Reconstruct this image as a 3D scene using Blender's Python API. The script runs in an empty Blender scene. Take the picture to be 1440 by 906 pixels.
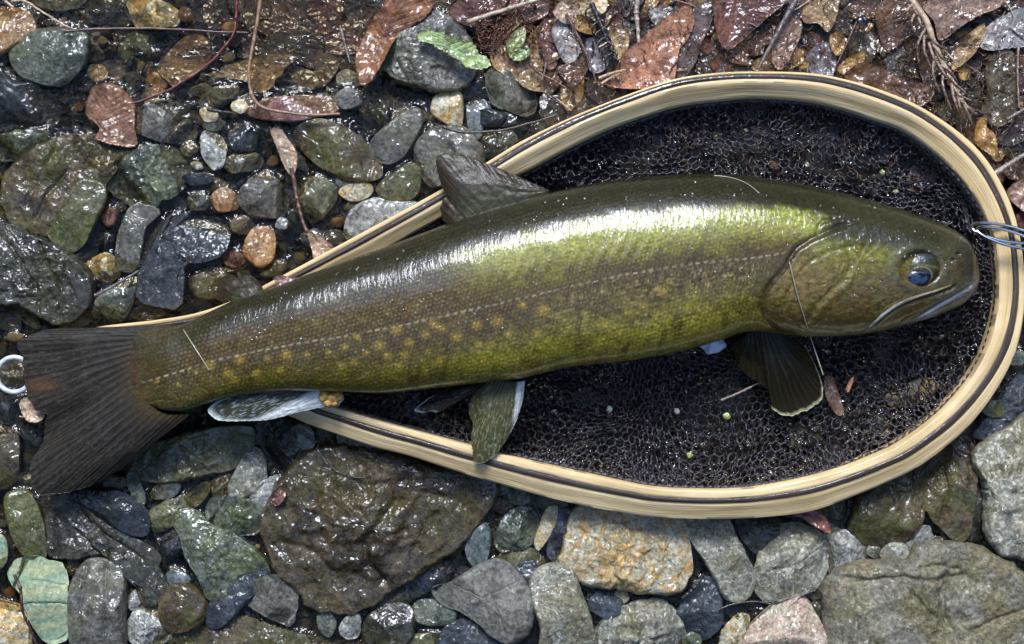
import bpy, math, random
import numpy as np
random.seed(7)
rng = np.random.default_rng(7)
SC = bpy.context.scene
COL = SC.collection

# ------------------------------------------------------------------ camera
S = 0.0004          # metres per photo pixel on the ground plane
H = 0.90            # camera height over the streambed, metres
cam_d = bpy.data.cameras.new('camera')
cam_d.sensor_width = 36.0
cam_d.lens = 36.0 * H / (1440 * S)
cam_d.clip_start = 0.01
cam_d.clip_end = 200.0
cam = bpy.data.objects.new('camera', cam_d)
cam.location = (0, 0, H)
cam.rotation_euler = (0, 0, 0)
COL.objects.link(cam)
SC.camera = cam

# ------------------------------------------------------------------ light
SUN_EL = math.radians(48)
SUN_AZ = math.radians(-8)          # measured from the top of the picture (+Y) towards +X
world = bpy.data.worlds.new('World')
SC.world = world
world.use_nodes = True
wn = world.node_tree.nodes
wl = world.node_tree.links
wn.clear()
w_out = wn.new('ShaderNodeOutputWorld')
w_bg = wn.new('ShaderNodeBackground')
w_sky = wn.new('ShaderNodeTexSky')
w_sky.sky_type = 'NISHITA'
w_sky.sun_disc = False
w_sky.sun_elevation = SUN_EL
w_sky.sun_rotation = SUN_AZ
w_sky.air_density = 1.0
w_sky.dust_density = 1.0
w_sky.ozone_density = 3.0
w_bg.inputs['Strength'].default_value = 0.15
wl.new(w_sky.outputs[0], w_bg.inputs['Color'])
wl.new(w_bg.outputs[0], w_out.inputs['Surface'])
sun_d = bpy.data.lights.new('sun', 'SUN')
sun_d.energy = 1.5
sun_d.angle = math.radians(19)
sun_d.color = (0.89, 0.94, 1.0)
sun = bpy.data.objects.new('sun', sun_d)
sun.location = (0, 1.0, 2.0)
sun.rotation_euler = (-(math.pi/2 - SUN_EL), 0, -SUN_AZ)
COL.objects.link(sun)
SC.view_settings.view_transform = 'Standard'
SC.view_settings.look = 'None'
SC.view_settings.gamma = 1.0
SC.view_settings.use_curve_mapping = False
SC.view_settings.exposure = 1.55
SC.cycles.max_bounces = 8
SC.cycles.transparent_max_bounces = 12
SC.cycles.caustics_reflective = False
SC.cycles.caustics_refractive = False

# ------------------------------------------------------------------ helpers
def W(px, py, z=0.0):
    k = S * (H - z) / H
    return ((px - 720) * k, (453 - py) * k, z)

def Wn(px, py, z):
    k = S * (H - z) / H
    return np.stack([(px - 720) * k, (453 - py) * k, z + 0 * px], -1)

_G = rng.normal(size=(256, 3)); _G /= np.linalg.norm(_G, axis=1)[:, None]
_P = rng.permutation(256); _P = np.concatenate([_P, _P, _P])
def noise3(p):
    p = np.asarray(p, float)
    i = np.floor(p).astype(int); f = p - i; i &= 255
    u = f * f * f * (f * (f * 6 - 15) + 10)
    out = 0
    for dx in (0, 1):
        wx = u[:, 0] if dx else 1 - u[:, 0]
        for dy in (0, 1):
            wy = u[:, 1] if dy else 1 - u[:, 1]
            for dz in (0, 1):
                wz = u[:, 2] if dz else 1 - u[:, 2]
                h = _P[_P[_P[(i[:, 0] + dx) & 255] + ((i[:, 1] + dy) & 255)] + ((i[:, 2] + dz) & 255)]
                g = _G[h]
                out = out + wx * wy * wz * (g[:, 0] * (f[:, 0] - dx) + g[:, 1] * (f[:, 1] - dy) + g[:, 2] * (f[:, 2] - dz))
    return out * 1.6
def fbm(p, octv=4, gain=0.5, ridged=False):
    a, s, o = 1.0, 0, 0
    p = np.asarray(p, float).copy()
    for k in range(octv):
        n = noise3(p)
        if ridged: n = 0.5 - np.abs(n) * 1.4
        o = o + a * n; s += a; a *= gain; p = p * 2.03 + 11.7
    return o / s
def n2(x, y, z=0.0, o=3):
    x = np.asarray(x, float); sh = x.shape
    p = np.stack([x.ravel(), np.asarray(y, float).ravel(), np.full(x.size, float(z))], -1)
    return fbm(p, o).reshape(sh)
def sstep(x, a, b):
    t = np.clip((x - a) / (b - a), 0, 1)
    return t * t * (3 - 2 * t)
def lerp(a, b, t):
    a = np.asarray(a, float); b = np.asarray(b, float); t = np.asarray(t)
    return a + (b - a) * t
def mixc(c, d, t):
    return c + (np.asarray(d, float) - c) * t[..., None]
def seg_dist(X, Y, pts):
    """distance to polyline, signed side of nearest segment, parameter along it"""
    best = np.full(X.shape, 1e9); side = np.zeros(X.shape); par = np.zeros(X.shape); L = 0
    for (x0, y0), (x1, y1) in zip(pts[:-1], pts[1:]):
        dx, dy = x1 - x0, y1 - y0; l = math.hypot(dx, dy)
        t = np.clip(((X - x0) * dx + (Y - y0) * dy) / (l * l), 0, 1)
        ex, ey = X - x0 - t * dx, Y - y0 - t * dy
        d = np.hypot(ex, ey); m = d < best
        best = np.where(m, d, best)
        side = np.where(m, np.sign(dx * ey - dy * ex), side)
        par = np.where(m, L + t * l, par)
        L += l
    return best, side, par
def catmull(pts, n=8, closed=False):
    P = np.array(pts, float); N = len(P); out = []
    rngi = range(N) if closed else range(N - 1)
    for i in rngi:
        if closed: a, b, c, d = P[i - 1], P[i], P[(i + 1) % N], P[(i + 2) % N]
        else: a, b, c, d = P[max(i - 1, 0)], P[i], P[i + 1], P[min(i + 2, N - 1)]
        for t in np.linspace(0, 1, n, endpoint=False):
            out.append(0.5 * ((2 * b) + (-a + c) * t + (2 * a - 5 * b + 4 * c - d) * t * t + (-a + 3 * b - 3 * c + d) * t ** 3))
    if not closed: out.append(P[-1])
    return np.array(out)
def resample(pts, n):
    P = np.array(pts, float); d = np.r_[0, np.cumsum(np.linalg.norm(np.diff(P, axis=0), axis=1))]
    s = np.linspace(0, d[-1], n)
    return np.stack([np.interp(s, d, P[:, k]) for k in range(P.shape[1])], -1)
def chaikin(P, k):
    P = np.array(P, float)
    for _ in range(k):
        Q = np.roll(P, -1, 0)
        P = np.stack([P * .75 + Q * .25, P * .25 + Q * .75], 1).reshape(-1, 2)
    return P

def mesh_from(name, V, F, smooth=True):
    V = np.ascontiguousarray(V, dtype=np.float32)
    me = bpy.data.meshes.new(name)
    if isinstance(F, np.ndarray): groups = [F]
    else: groups = [np.asarray(f) for f in F if len(f)]
    me.vertices.add(len(V)); me.vertices.foreach_set('co', V.ravel())
    loops = np.concatenate([g.ravel() for g in groups]).astype(np.int32)
    starts = []; off = 0
    for g in groups:
        starts.append(off + np.arange(len(g)) * g.shape[1]); off += g.size
    starts = np.concatenate(starts).astype(np.int32)
    me.loops.add(len(loops)); me.loops.foreach_set('vertex_index', loops)
    me.polygons.add(len(starts)); me.polygons.foreach_set('loop_start', starts)
    me.update(calc_edges=True)
    if smooth: me.polygons.foreach_set('use_smooth', np.ones(len(starts), bool))
    me.validate()
    return me
def vcol(me, name, C):
    a = me.color_attributes.new(name, 'FLOAT_COLOR', 'POINT')
    C = np.asarray(C, np.float32)
    if C.shape[1] == 3: C = np.concatenate([C, np.ones((len(C), 1), np.float32)], 1)
    a.data.foreach_set('color', np.ascontiguousarray(C).ravel())
def link(name, me, mat, parent=None, loc=(0, 0, 0)):
    o = bpy.data.objects.new(name, me); COL.objects.link(o)
    if mat is not None and len(me.materials) == 0: me.materials.append(mat)
    o.location = loc
    if parent is not None: o.parent = parent
    return o
def tag(o, label=None, cat=None, group=None, kind=None):
    if label: o['label'] = label
    if cat: o['category'] = cat
    if group: o['group'] = group
    if kind: o['kind'] = kind
    return o
def empty(name, loc=(0, 0, 0)):
    o = bpy.data.objects.new(name, None); COL.objects.link(o); o.location = loc
    o.empty_display_size = 0.01
    return o
def grid_faces(nr, nc, wrap=False, off=0):
    r = np.arange(nr - 1)[:, None]; c = np.arange(nc if wrap else nc - 1)[None, :]
    c2 = (c + 1) % nc
    return (off + np.stack([r * nc + c, r * nc + c2, (r + 1) * nc + c2, (r + 1) * nc + c], -1)).reshape(-1, 4)
def tube_mesh(name, P, R, nseg=8, flat=1.0):
    """P (n,3) path, R radius or array; capped tube"""
    P = np.asarray(P, float); n = len(P); R = np.broadcast_to(np.asarray(R, float), (n,))
    T = np.gradient(P, axis=0); T /= np.linalg.norm(T, axis=1)[:, None] + 1e-12
    up = np.tile([0, 0, 1.0], (n, 1)); Sd = np.cross(T, up)
    bad = np.linalg.norm(Sd, axis=1) < 1e-3; Sd[bad] = [1, 0, 0]
    Sd /= np.linalg.norm(Sd, axis=1)[:, None]; U = np.cross(Sd, T)
    a = np.linspace(0, 2 * np.pi, nseg, endpoint=False)
    V = P[:, None] + R[:, None, None] * (np.cos(a)[None, :, None] * Sd[:, None] + flat * np.sin(a)[None, :, None] * U[:, None])
    V = V.reshape(-1, 3); F = grid_faces(n, nseg, True)
    V = np.vstack([V, P[0], P[-1]]); c0, c1 = n * nseg, n * nseg + 1
    k = np.arange(nseg); k2 = (k + 1) % nseg
    T3 = np.concatenate([np.stack([k2, k, np.full(nseg, c0)], -1), np.stack([(n - 1) * nseg + k, (n - 1) * nseg + k2, np.full(nseg, c1)], -1)])
    return mesh_from(name, V, [F, T3])

# ------------------------------------------------------------------ materials
class NT:
    def __init__(s, name):
        s.m = bpy.data.materials.new(name); s.m.use_nodes = True
        s.t = s.m.node_tree; s.t.nodes.clear()
        s.out = s.n('ShaderNodeOutputMaterial')
    def n(s, typ, **kw):
        nd = s.t.nodes.new(typ)
        for k, v in kw.items():
            if k in nd.inputs.keys() if isinstance(k, str) else False: nd.inputs[k].default_value = v
            else: setattr(nd, k, v)
        return nd
    def l(s, a, b): s.t.links.new(a, b)
    def put(s, sock, v):
        if hasattr(v, 'is_output') or isinstance(v, bpy.types.NodeSocket): s.l(v, sock)
        else: sock.default_value = v
    def math(s, op, a, b=None, c=None, clamp=False):
        m = s.n('ShaderNodeMath'); m.operation = op; m.use_clamp = clamp
        s.put(m.inputs[0], a)
        if b is not None: s.put(m.inputs[1], b)
        if c is not None: s.put(m.inputs[2], c)
        return m.outputs[0]
    def noise(s, vec, scale, detail=5, rough=.6, dist=0.0):
        n = s.n('ShaderNodeTexNoise'); s.l(vec, n.inputs['Vector'])
        n.inputs['Scale'].default_value = scale; n.inputs['Detail'].default_value = detail
        n.inputs['Roughness'].default_value = rough; n.inputs['Distortion'].default_value = dist
        return n.outputs['Fac']
    def voro(s, vec, scale, feature='F1', out='Distance'):
        n = s.n('ShaderNodeTexVoronoi'); n.feature = feature; s.l(vec, n.inputs['Vector'])
        n.inputs['Scale'].default_value = scale
        return n.outputs[out]
    def ramp(s, f, a, b, ca=0.0, cb=1.0):
        m = s.n('ShaderNodeMapRange'); m.interpolation_type = 'SMOOTHSTEP'
        s.l(f, m.inputs[0]); m.inputs[1].default_value = a; m.inputs[2].default_value = b
        m.inputs[3].default_value = ca; m.inputs[4].default_value = cb
        return m.outputs[0]
    def mix(s, f, a, b, blend='MIX'):
        m = s.n('ShaderNodeMix'); m.data_type = 'RGBA'; m.blend_type = blend
        s.put(m.inputs[0], f)
        for i, v in ((6, a), (7, b)):
            if isinstance(v, (tuple, list)): v = tuple(v) + (1.0,) if len(v) == 3 else v
            s.put(m.inputs[i], v)
        return m.outputs[2]
    def bump(s, h, dist, strength=1.0, normal=None):
        b = s.n('ShaderNodeBump'); s.l(h, b.inputs['Height'])
        b.inputs['Distance'].default_value = dist; b.inputs['Strength'].default_value = strength
        if normal is not None: s.l(normal, b.inputs['Normal'])
        return b.outputs['Normal']
    def pbsdf(s, base, rough, normal=None, coat=0.0, coat_rough=.05, coat_n=None, spec=.5, **kw):
        p = s.n('ShaderNodeBsdfPrincipled')
        if isinstance(base, tuple): base = base + (1.0,)
        s.put(p.inputs['Base Color'], base); s.put(p.inputs['Roughness'], rough)
        s.put(p.inputs['Coat Weight'], coat); s.put(p.inputs['Coat Roughness'], coat_rough)
        p.inputs['Coat IOR'].default_value = 1.5
        p.inputs['Specular IOR Level'].default_value = spec
        if normal is not None: s.l(normal, p.inputs['Normal'])
        if coat_n is not None: s.l(coat_n, p.inputs['Coat Normal'])
        for k, v in kw.items(): s.put(p.inputs[k.replace('_', ' ')], v)
        s.l(p.outputs[0], s.out.inputs['Surface'])
        return p
    def objvec(s, rnd=True):
        tc = s.n('ShaderNodeTexCoord')
        if not rnd: return tc.outputs['Object']
        oi = s.n('ShaderNodeObjectInfo')
        v = s.n('ShaderNodeVectorMath'); v.operation = 'MULTIPLY_ADD'
        cx = s.n('ShaderNodeCombineXYZ')
        for i in range(3): s.l(oi.outputs['Random'], cx.inputs[i])
        s.l(cx.outputs[0], v.inputs[0]); v.inputs[1].default_value = (3.7, 5.3, 2.9); s.l(tc.outputs['Object'], v.inputs[2])
        return v.outputs[0]
    def objcolor(s):
        return s.n('ShaderNodeObjectInfo').outputs['Color']

def rockmat(name, c1, c2, c3=None, vein=0.0, vw=.015, moss=0.0, mossc=(.09, .10, .015), rough=.42, wet=.9, bump=.5, band=0.0, sc=1.0, fine=1.0, coatb=1.0):
    m = NT(name); v = m.objvec()
    n1 = m.noise(v, 70 * sc, 6, .62, .8)
    nf = m.noise(v, 420 * sc, 8, .7, .3)
    col = m.mix(m.ramp(n1, .36, .64), c1, c2)
    if band:
        w = m.n('ShaderNodeTexWave'); w.bands_direction = 'Y'; m.l(v, w.inputs['Vector'])
        w.inputs['Scale'].default_value = 26 * sc; w.inputs['Distortion'].default_value = 5.0; w.inputs['Detail'].default_value = 4
        w.inputs['Detail Scale'].default_value = 1.2
        col = m.mix(m.math('MULTIPLY', w.outputs['Fac'], band), col, c3 if c3 else c2)
    if moss:
        mn = m.noise(v, 38 * sc, 5, .6, .4)
        col = m.mix(m.math('MULTIPLY', m.ramp(mn, .44, .60), moss), col, mossc)
    if c3 and vein:
        vn = m.noise(v, 55 * sc, 4, .5, 1.6)
        d = m.math('ABSOLUTE', m.math('SUBTRACT', vn, .5))
        col = m.mix(m.math('MULTIPLY', m.ramp(d, vw, 0.0), vein), col, c3)
    lum = m.ramp(nf, .3, .72, 1 - .6 * fine, 1 + .55 * fine)
    cx = m.n('ShaderNodeCombineXYZ')
    for i in range(3): m.l(lum, cx.inputs[i])
    col = m.mix(1.0, col, cx.outputs[0], 'MULTIPLY')
    sp = m.voro(v, 900 * sc)
    col = m.mix(m.math('MULTIPLY', m.ramp(sp, .22, .10), .35 * fine), col, tuple(min(1, x * 2.2 + .02) for x in c2))
    col = m.mix(1.0, col, m.objcolor(), 'MULTIPLY')
    dkn = .76 + .24 * (1 - wet) if wet > .6 else 1.0
    col = m.mix(1.0, col, (dkn, dkn, dkn), 'MULTIPLY')
    cn = m.noise(v, 48 * sc, 3, .5, 2.2)
    ck = m.ramp(m.math('ABSOLUTE', m.math('SUBTRACT', cn, .47)), 0, .012)
    col = m.mix(m.math('MULTIPLY', m.math('SUBTRACT', 1.0, ck), .0), col, tuple(x * .35 for x in c1))
    hb = m.math('ADD', m.math('MULTIPLY', m.noise(v, 210 * sc, 9, .66, .5), 1.0), m.math('MULTIPLY', ck, .12))
    nb = m.bump(hb, .0016 * bump, 1.0)
    hc = m.math('ADD', m.noise(v, 95 * sc, 2, .55, 1.2), m.math('ADD', m.math('MULTIPLY', m.noise(v, 290, 2, .5, .8), .14), m.math('MULTIPLY', m.noise(v, 800, 2, .5), .02)))
    nc = m.bump(hc, .0034 * (.45 + .55 * bump) * coatb, 1.0)
    wm = m.math('MULTIPLY', m.ramp(m.noise(v, 55, 3, .6, .5), .40, .56, .30, 1.0), wet)
    m.pbsdf(col, m.ramp(nf, .3, .7, rough - .12, rough + .15), nb, wm, .03, nc, spec=.15)
    return m.m

M = {}
M['slate'] = rockmat('blue_grey_slate', (.030, .034, .040), (.075, .083, .095), (.16, .17, .18), .3, bump=1.2, wet=1)
M['grey'] = rockmat('grey_stone', (.080, .077, .064), (.17, .16, .13), (.32, .32, .28), .5, moss=.25, bump=.5)
M['dry'] = rockmat('pale_grey_stone', (.125, .122, .095), (.27, .26, .20), (.45, .43, .34), .75, vw=.022, wet=.58, rough=.5, bump=.85, moss=.5, mossc=(.19, .155, .065))
M['flat'] = rockmat('matte_grey_stone', (.10, .097, .082), (.16, .155, .13), (.28, .28, .24), .5, vw=.008, wet=.12, rough=.6, bump=.35)
M['green'] = rockmat('grey_green_stone', (.048, .055, .040), (.135, .145, .105), (.28, .30, .22), .4, moss=.5, mossc=(.10, .12, .02), bump=.7)
M['slab'] = rockmat('brownish_grey_boulder', (.115, .105, .075), (.22, .20, .15), (.34, .32, .23), .4, vw=.01, wet=.3, rough=.5, bump=.9, moss=.5, mossc=(.16, .125, .04))
M['olive'] = rockmat('olive_stone', (.060, .060, .028), (.14, .13, .065), (.22, .21, .12), .35, moss=.5, bump=.45)
M['brown'] = rockmat('brown_stone', (.045, .032, .018), (.13, .095, .045), (.22, .17, .10), .35, moss=.4, bump=.6)
M['boulder'] = rockmat('mossy_brown_boulder', (.030, .022, .012), (.095, .070, .038), (.15, .12, .06), .3, moss=.7, mossc=(.070, .053, .014), bump=1.2, wet=1, sc=.75, coatb=1.1, rough=.35)
M['tan'] = rockmat('tan_stone', (.30, .27, .17), (.50, .46, .32), (.50, .27, .07), .95, vw=.05, bump=.8, wet=.7, moss=.5, mossc=(.48, .30, .08))
M['quartz'] = rockmat('yellow_white_quartz', (.42, .33, .16), (.62, .56, .40), (.48, .28, .06), .8, vw=.05, bump=.7, wet=.8)
M['orange'] = rockmat('orange_brown_stone', (.25, .12, .045), (.42, .25, .11), (.12, .06, .03), .5, bump=.5)
M['red'] = rockmat('red_brown_stone', (.16, .055, .045), (.30, .17, .14), (.5, .42, .35), .5, bump=.5)
M['mint'] = rockmat('green_banded_stone', (.17, .26, .17), (.27, .36, .25), (.36, .37, .20), .7, vw=.03, band=.75, bump=.5, wet=.25, rough=.5, fine=.6)
M['black'] = rockmat('black_wet_stone', (.010, .012, .012), (.028, .032, .031), (.08, .085, .08), .25, bump=.35, wet=1)
M['dark'] = rockmat('dark_stone', (.022, .022, .016), (.064, .060, .044), (.14, .14, .11), .4, moss=.4, mossc=(.06, .06, .016), bump=.8, wet=1)
M['white'] = rockmat('white_flecked_stone', (.20, .20, .17), (.42, .41, .36), (.06, .06, .05), .7, vw=.03, bump=.8)
M['pink'] = rockmat('pink_quartz', (.40, .25, .19), (.56, .48, .36), (.55, .35, .28), .7, vw=.04, bump=.8, wet=.7, moss=.5, mossc=(.42, .39, .24))
M['teal'] = rockmat('blue_green_pebble', (.08, .095, .09), (.17, .19, .18), (.28, .31, .29), .4, bump=.3)
# ------------------------------------------------------------------ ground height field, metres, as a function of photo position
def ground_z(px, py):
    px = np.asarray(px, float); py = np.asarray(py, float)
    litter = sstep(px - 0.35 * py, 650, 820) * sstep(py, 330, 190)
    deep = sstep(px, 660, 560) * sstep(py, 170, 60) * sstep(px, 120, 330)
    z = -0.0085 + 0.0125 * litter - 0.006 * deep - 0.001 * sstep(px, 500, 0)
    return z + 0.0022 * n2(px / 70.0, py / 70.0, 3.3, 4)
WATER_Z = -0.0026
RS, RX0, RY0 = 3, -150, -150
RW, RH = (1740 // RS), (1206 // RS)
HM = np.full((RH, RW), -0.05)
def stamp(V):
    """remember how high things stand, for the water line and for the gravel"""
    k = S * (H - V[:, 2]) / H
    ix = ((V[:, 0] / k + 720 - RX0) / RS).astype(int); iy = ((453 - V[:, 1] / k - RY0) / RS).astype(int)
    ok = (ix >= 0) & (ix < RW) & (iy >= 0) & (iy < RH)
    np.maximum.at(HM, (iy[ok], ix[ok]), V[ok, 2])

KIND = {'s': dict(K=6, tilt=.75, amp=.08, rg=.02, cut=.66, sm=.07, ch=2),     # river worn
        'a': dict(K=11, tilt=.95, amp=.06, rg=.05, cut=.50, sm=.02, ch=1),    # angular
        'r': dict(K=9, tilt=.95, amp=.14, rg=.16, cut=.55, sm=.03, ch=2),     # rough, knobbly
        'b': dict(K=8, tilt=.55, amp=.12, rg=.12, cut=.62, sm=.05, ch=2)}     # boulder
def stone_mesh(name, poly, kind, zmid, h, seed, res=1.0, cracks=None):
    k = KIND[kind]; r_ = np.random.default_rng(seed)
    P = chaikin(poly, 1) if kind == 'a' else catmull(poly, 8, True)
    x, y = poly[:, 0], poly[:, 1]
    a = np.roll(P, -1, 0); cr = P[:, 0] * a[:, 1] - a[:, 0] * P[:, 1]; A = cr.sum() / 2
    cx = ((P[:, 0] + a[:, 0]) * cr).sum() / (6 * A); cy = ((P[:, 1] + a[:, 1]) * cr).sum() / (6 * A)
    Dn = resample(np.vstack([P, P[:1]]), 400)[:-1] - [cx, cy]
    th = np.arctan2(-Dn[:, 1], Dn[:, 0]); o = np.argsort(th); rr = np.hypot(Dn[:, 0], Dn[:, 1])[o]; th = th[o]
    meanr = rr.mean()
    nt = int(np.clip(2 * np.pi * meanr / 2.0 * res, 20, 260)); ny = int(np.clip(nt / 4.2, 7, 60)); nb = max(3, ny // 4)
    T = np.linspace(-np.pi, np.pi, nt, endpoint=False)
    R = np.interp(T, th, rr, period=2 * np.pi) * 1.075
    R = R + (1.6 + .02 * meanr) * fbm(np.stack([np.cos(T) * meanr / 14, np.sin(T) * meanr / 14, T * 0 + seed], -1), 3) * (.5 if kind == 's' else 1.3)
    psi = np.concatenate([np.linspace(0, np.pi / 2, ny + 1)[1:], np.pi / 2 + np.linspace(0, np.pi * .36, nb + 1)[1:]])
    e = 0.82 if kind in 'sr' else 0.72
    f = np.sin(np.minimum(psi, np.pi / 2)) ** .9; f = np.where(psi > np.pi / 2, np.sin(psi), f)
    g = np.sign(np.cos(psi)) * np.abs(np.cos(psi)) ** e
    sc = S * (H - zmid) / H
    X = R[None, :] * np.cos(T)[None, :] * f[:, None] * sc; Y = R[None, :] * np.sin(T)[None, :] * f[:, None] * sc
    Z = np.repeat((np.where(g > 0, g * h, g * h * .8))[:, None], nt, 1)
    rm = meanr * sc
    for _ in range(k['K']):
        az = r_.uniform(0, 2 * np.pi); ti = r_.uniform(.05, k['tilt'])
        off = h * r_.uniform(k['cut'], 1.02)
        pl = off - math.tan(ti) * (X * math.cos(az) + Y * math.sin(az)) * (h / rm) * 1.1
        d = pl - Z; w = k['sm'] * h
        Z = np.where(Z > 0, np.where(d < -w, pl, np.where(d > w, Z, Z - (w - d) ** 2 / (4 * w))), Z)
    V = np.stack([X, Y, Z], -1).reshape(-1, 3)
    V = np.vstack([V, [[0, 0, Z[0].mean()]]])
    q = V / rm + r_.uniform(0, 90, 3)
    nrm = V / np.maximum(np.array([rm, rm, h])[None], 1e-6) ** 1; nrm /= np.linalg.norm(nrm, axis=1)[:, None] + 1e-9
    edge = np.r_[np.repeat(1 - .72 * np.abs(f) ** 6, nt), 1]
    D = fbm(q * 1.4, 3) * k['amp'] * 1.6
    if k['rg']: D = D + (fbm(q * 2.3 + 5, 4, .55, True) - .2) * k['rg'] * 1.5
    D = D + fbm(V / .004 + seed % 50, 3, .6) * .018
    V = V + nrm * (D * min(h * 1.6, rm) * edge)[:, None]
    if cracks:
        px = cx + V[:, 0] / sc; py = cy - V[:, 1] / sc; w_ = 3 * n2(px / 14, py / 14, 2.0, 3)
        for ck, dep, wid in cracks:
            d_, s_, _ = seg_dist(px + w_, py - w_, ck); dd = d_ * s_
            V[:, 2] -= (V[:, 2] > 0) * dep * .001 * (np.exp(-(dd / wid) ** 2) + .5 * sstep(dd, -wid, 0) * np.exp(-np.maximum(dd, 0) / (wid * 9)))
    F = grid_faces(len(psi), nt, True)
    kk = np.arange(nt); top = np.full(nt, len(V) - 1)
    T3 = np.stack([kk, (kk + 1) % nt, top], -1)
    me = mesh_from(name, V, [F[:, ::-1], T3[:, ::-1]][::1] if False else [F[:, ::-1], T3])
    return me, V, (cx, cy)

def blob(cx, cy, rx, ry, rot, seed, n=9):
    r_ = np.random.default_rng(seed); a = np.linspace(0, 2 * np.pi, n, endpoint=False) + r_.uniform(-.2, .2, n)
    m = r_.uniform(.86, 1.12, n); c, s = math.cos(math.radians(rot)), math.sin(math.radians(rot))
    x = rx * np.cos(a) * m * 1.08; y = ry * np.sin(a) * m * 1.08
    return np.stack([cx + x * c - y * s, cy + x * s + y * c], -1)
_sid = [100]
def stone(mat, kind, poly, label, lift=0.0, hk=1.0, tint=None, name=None, group=None, res=1.0, cracks=None):
    """lift in millimetres; poly a list of photo points or (cx, cy, rx, ry, rot)"""
    _sid[0] += 1; seed = _sid[0] * 7 + 3
    poly = np.array(poly, float)
    if poly.ndim == 1: poly = blob(*poly, seed)
    x, y = poly[:, 0], poly[:, 1]
    area = abs(np.dot(x, np.roll(y, 1)) - np.dot(y, np.roll(x, 1))) / 2
    r = math.sqrt(area / math.pi)
    # the narrow half-width sets the height of a stone
    c = np.cov(np.stack([x, y])); ev = np.sqrt(np.maximum(np.linalg.eigvalsh(c), 1)); asp = ev[0] / ev[1]
    rn = r * math.sqrt(max(asp, .25))
    h = min(rn * S * .62, .0105 + .0016 * rn / 50) * hk
    zmid = -0.0035 + lift / 1000.0
    small = r < 22
    nm = name or ('pebble' if small else 'stone')
    me, V, (cx, cy) = stone_mesh(nm, poly, kind, zmid, h, seed, res, cracks)
    loc = W(cx, cy, zmid)
    stamp(V + np.array(loc))
    o = link(nm, me, M[mat], None, loc)
    b = float(np.random.default_rng(seed).uniform(.88, 1.14))
    o.color = tuple(b * t for t in (tint or (1, 1, 1))) + (1,)
    tag(o, label, 'pebble' if small else 'stone', group or ('small pebbles traced in the streambed' if small else 'wet stones of the streambed'))
    return o

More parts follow.
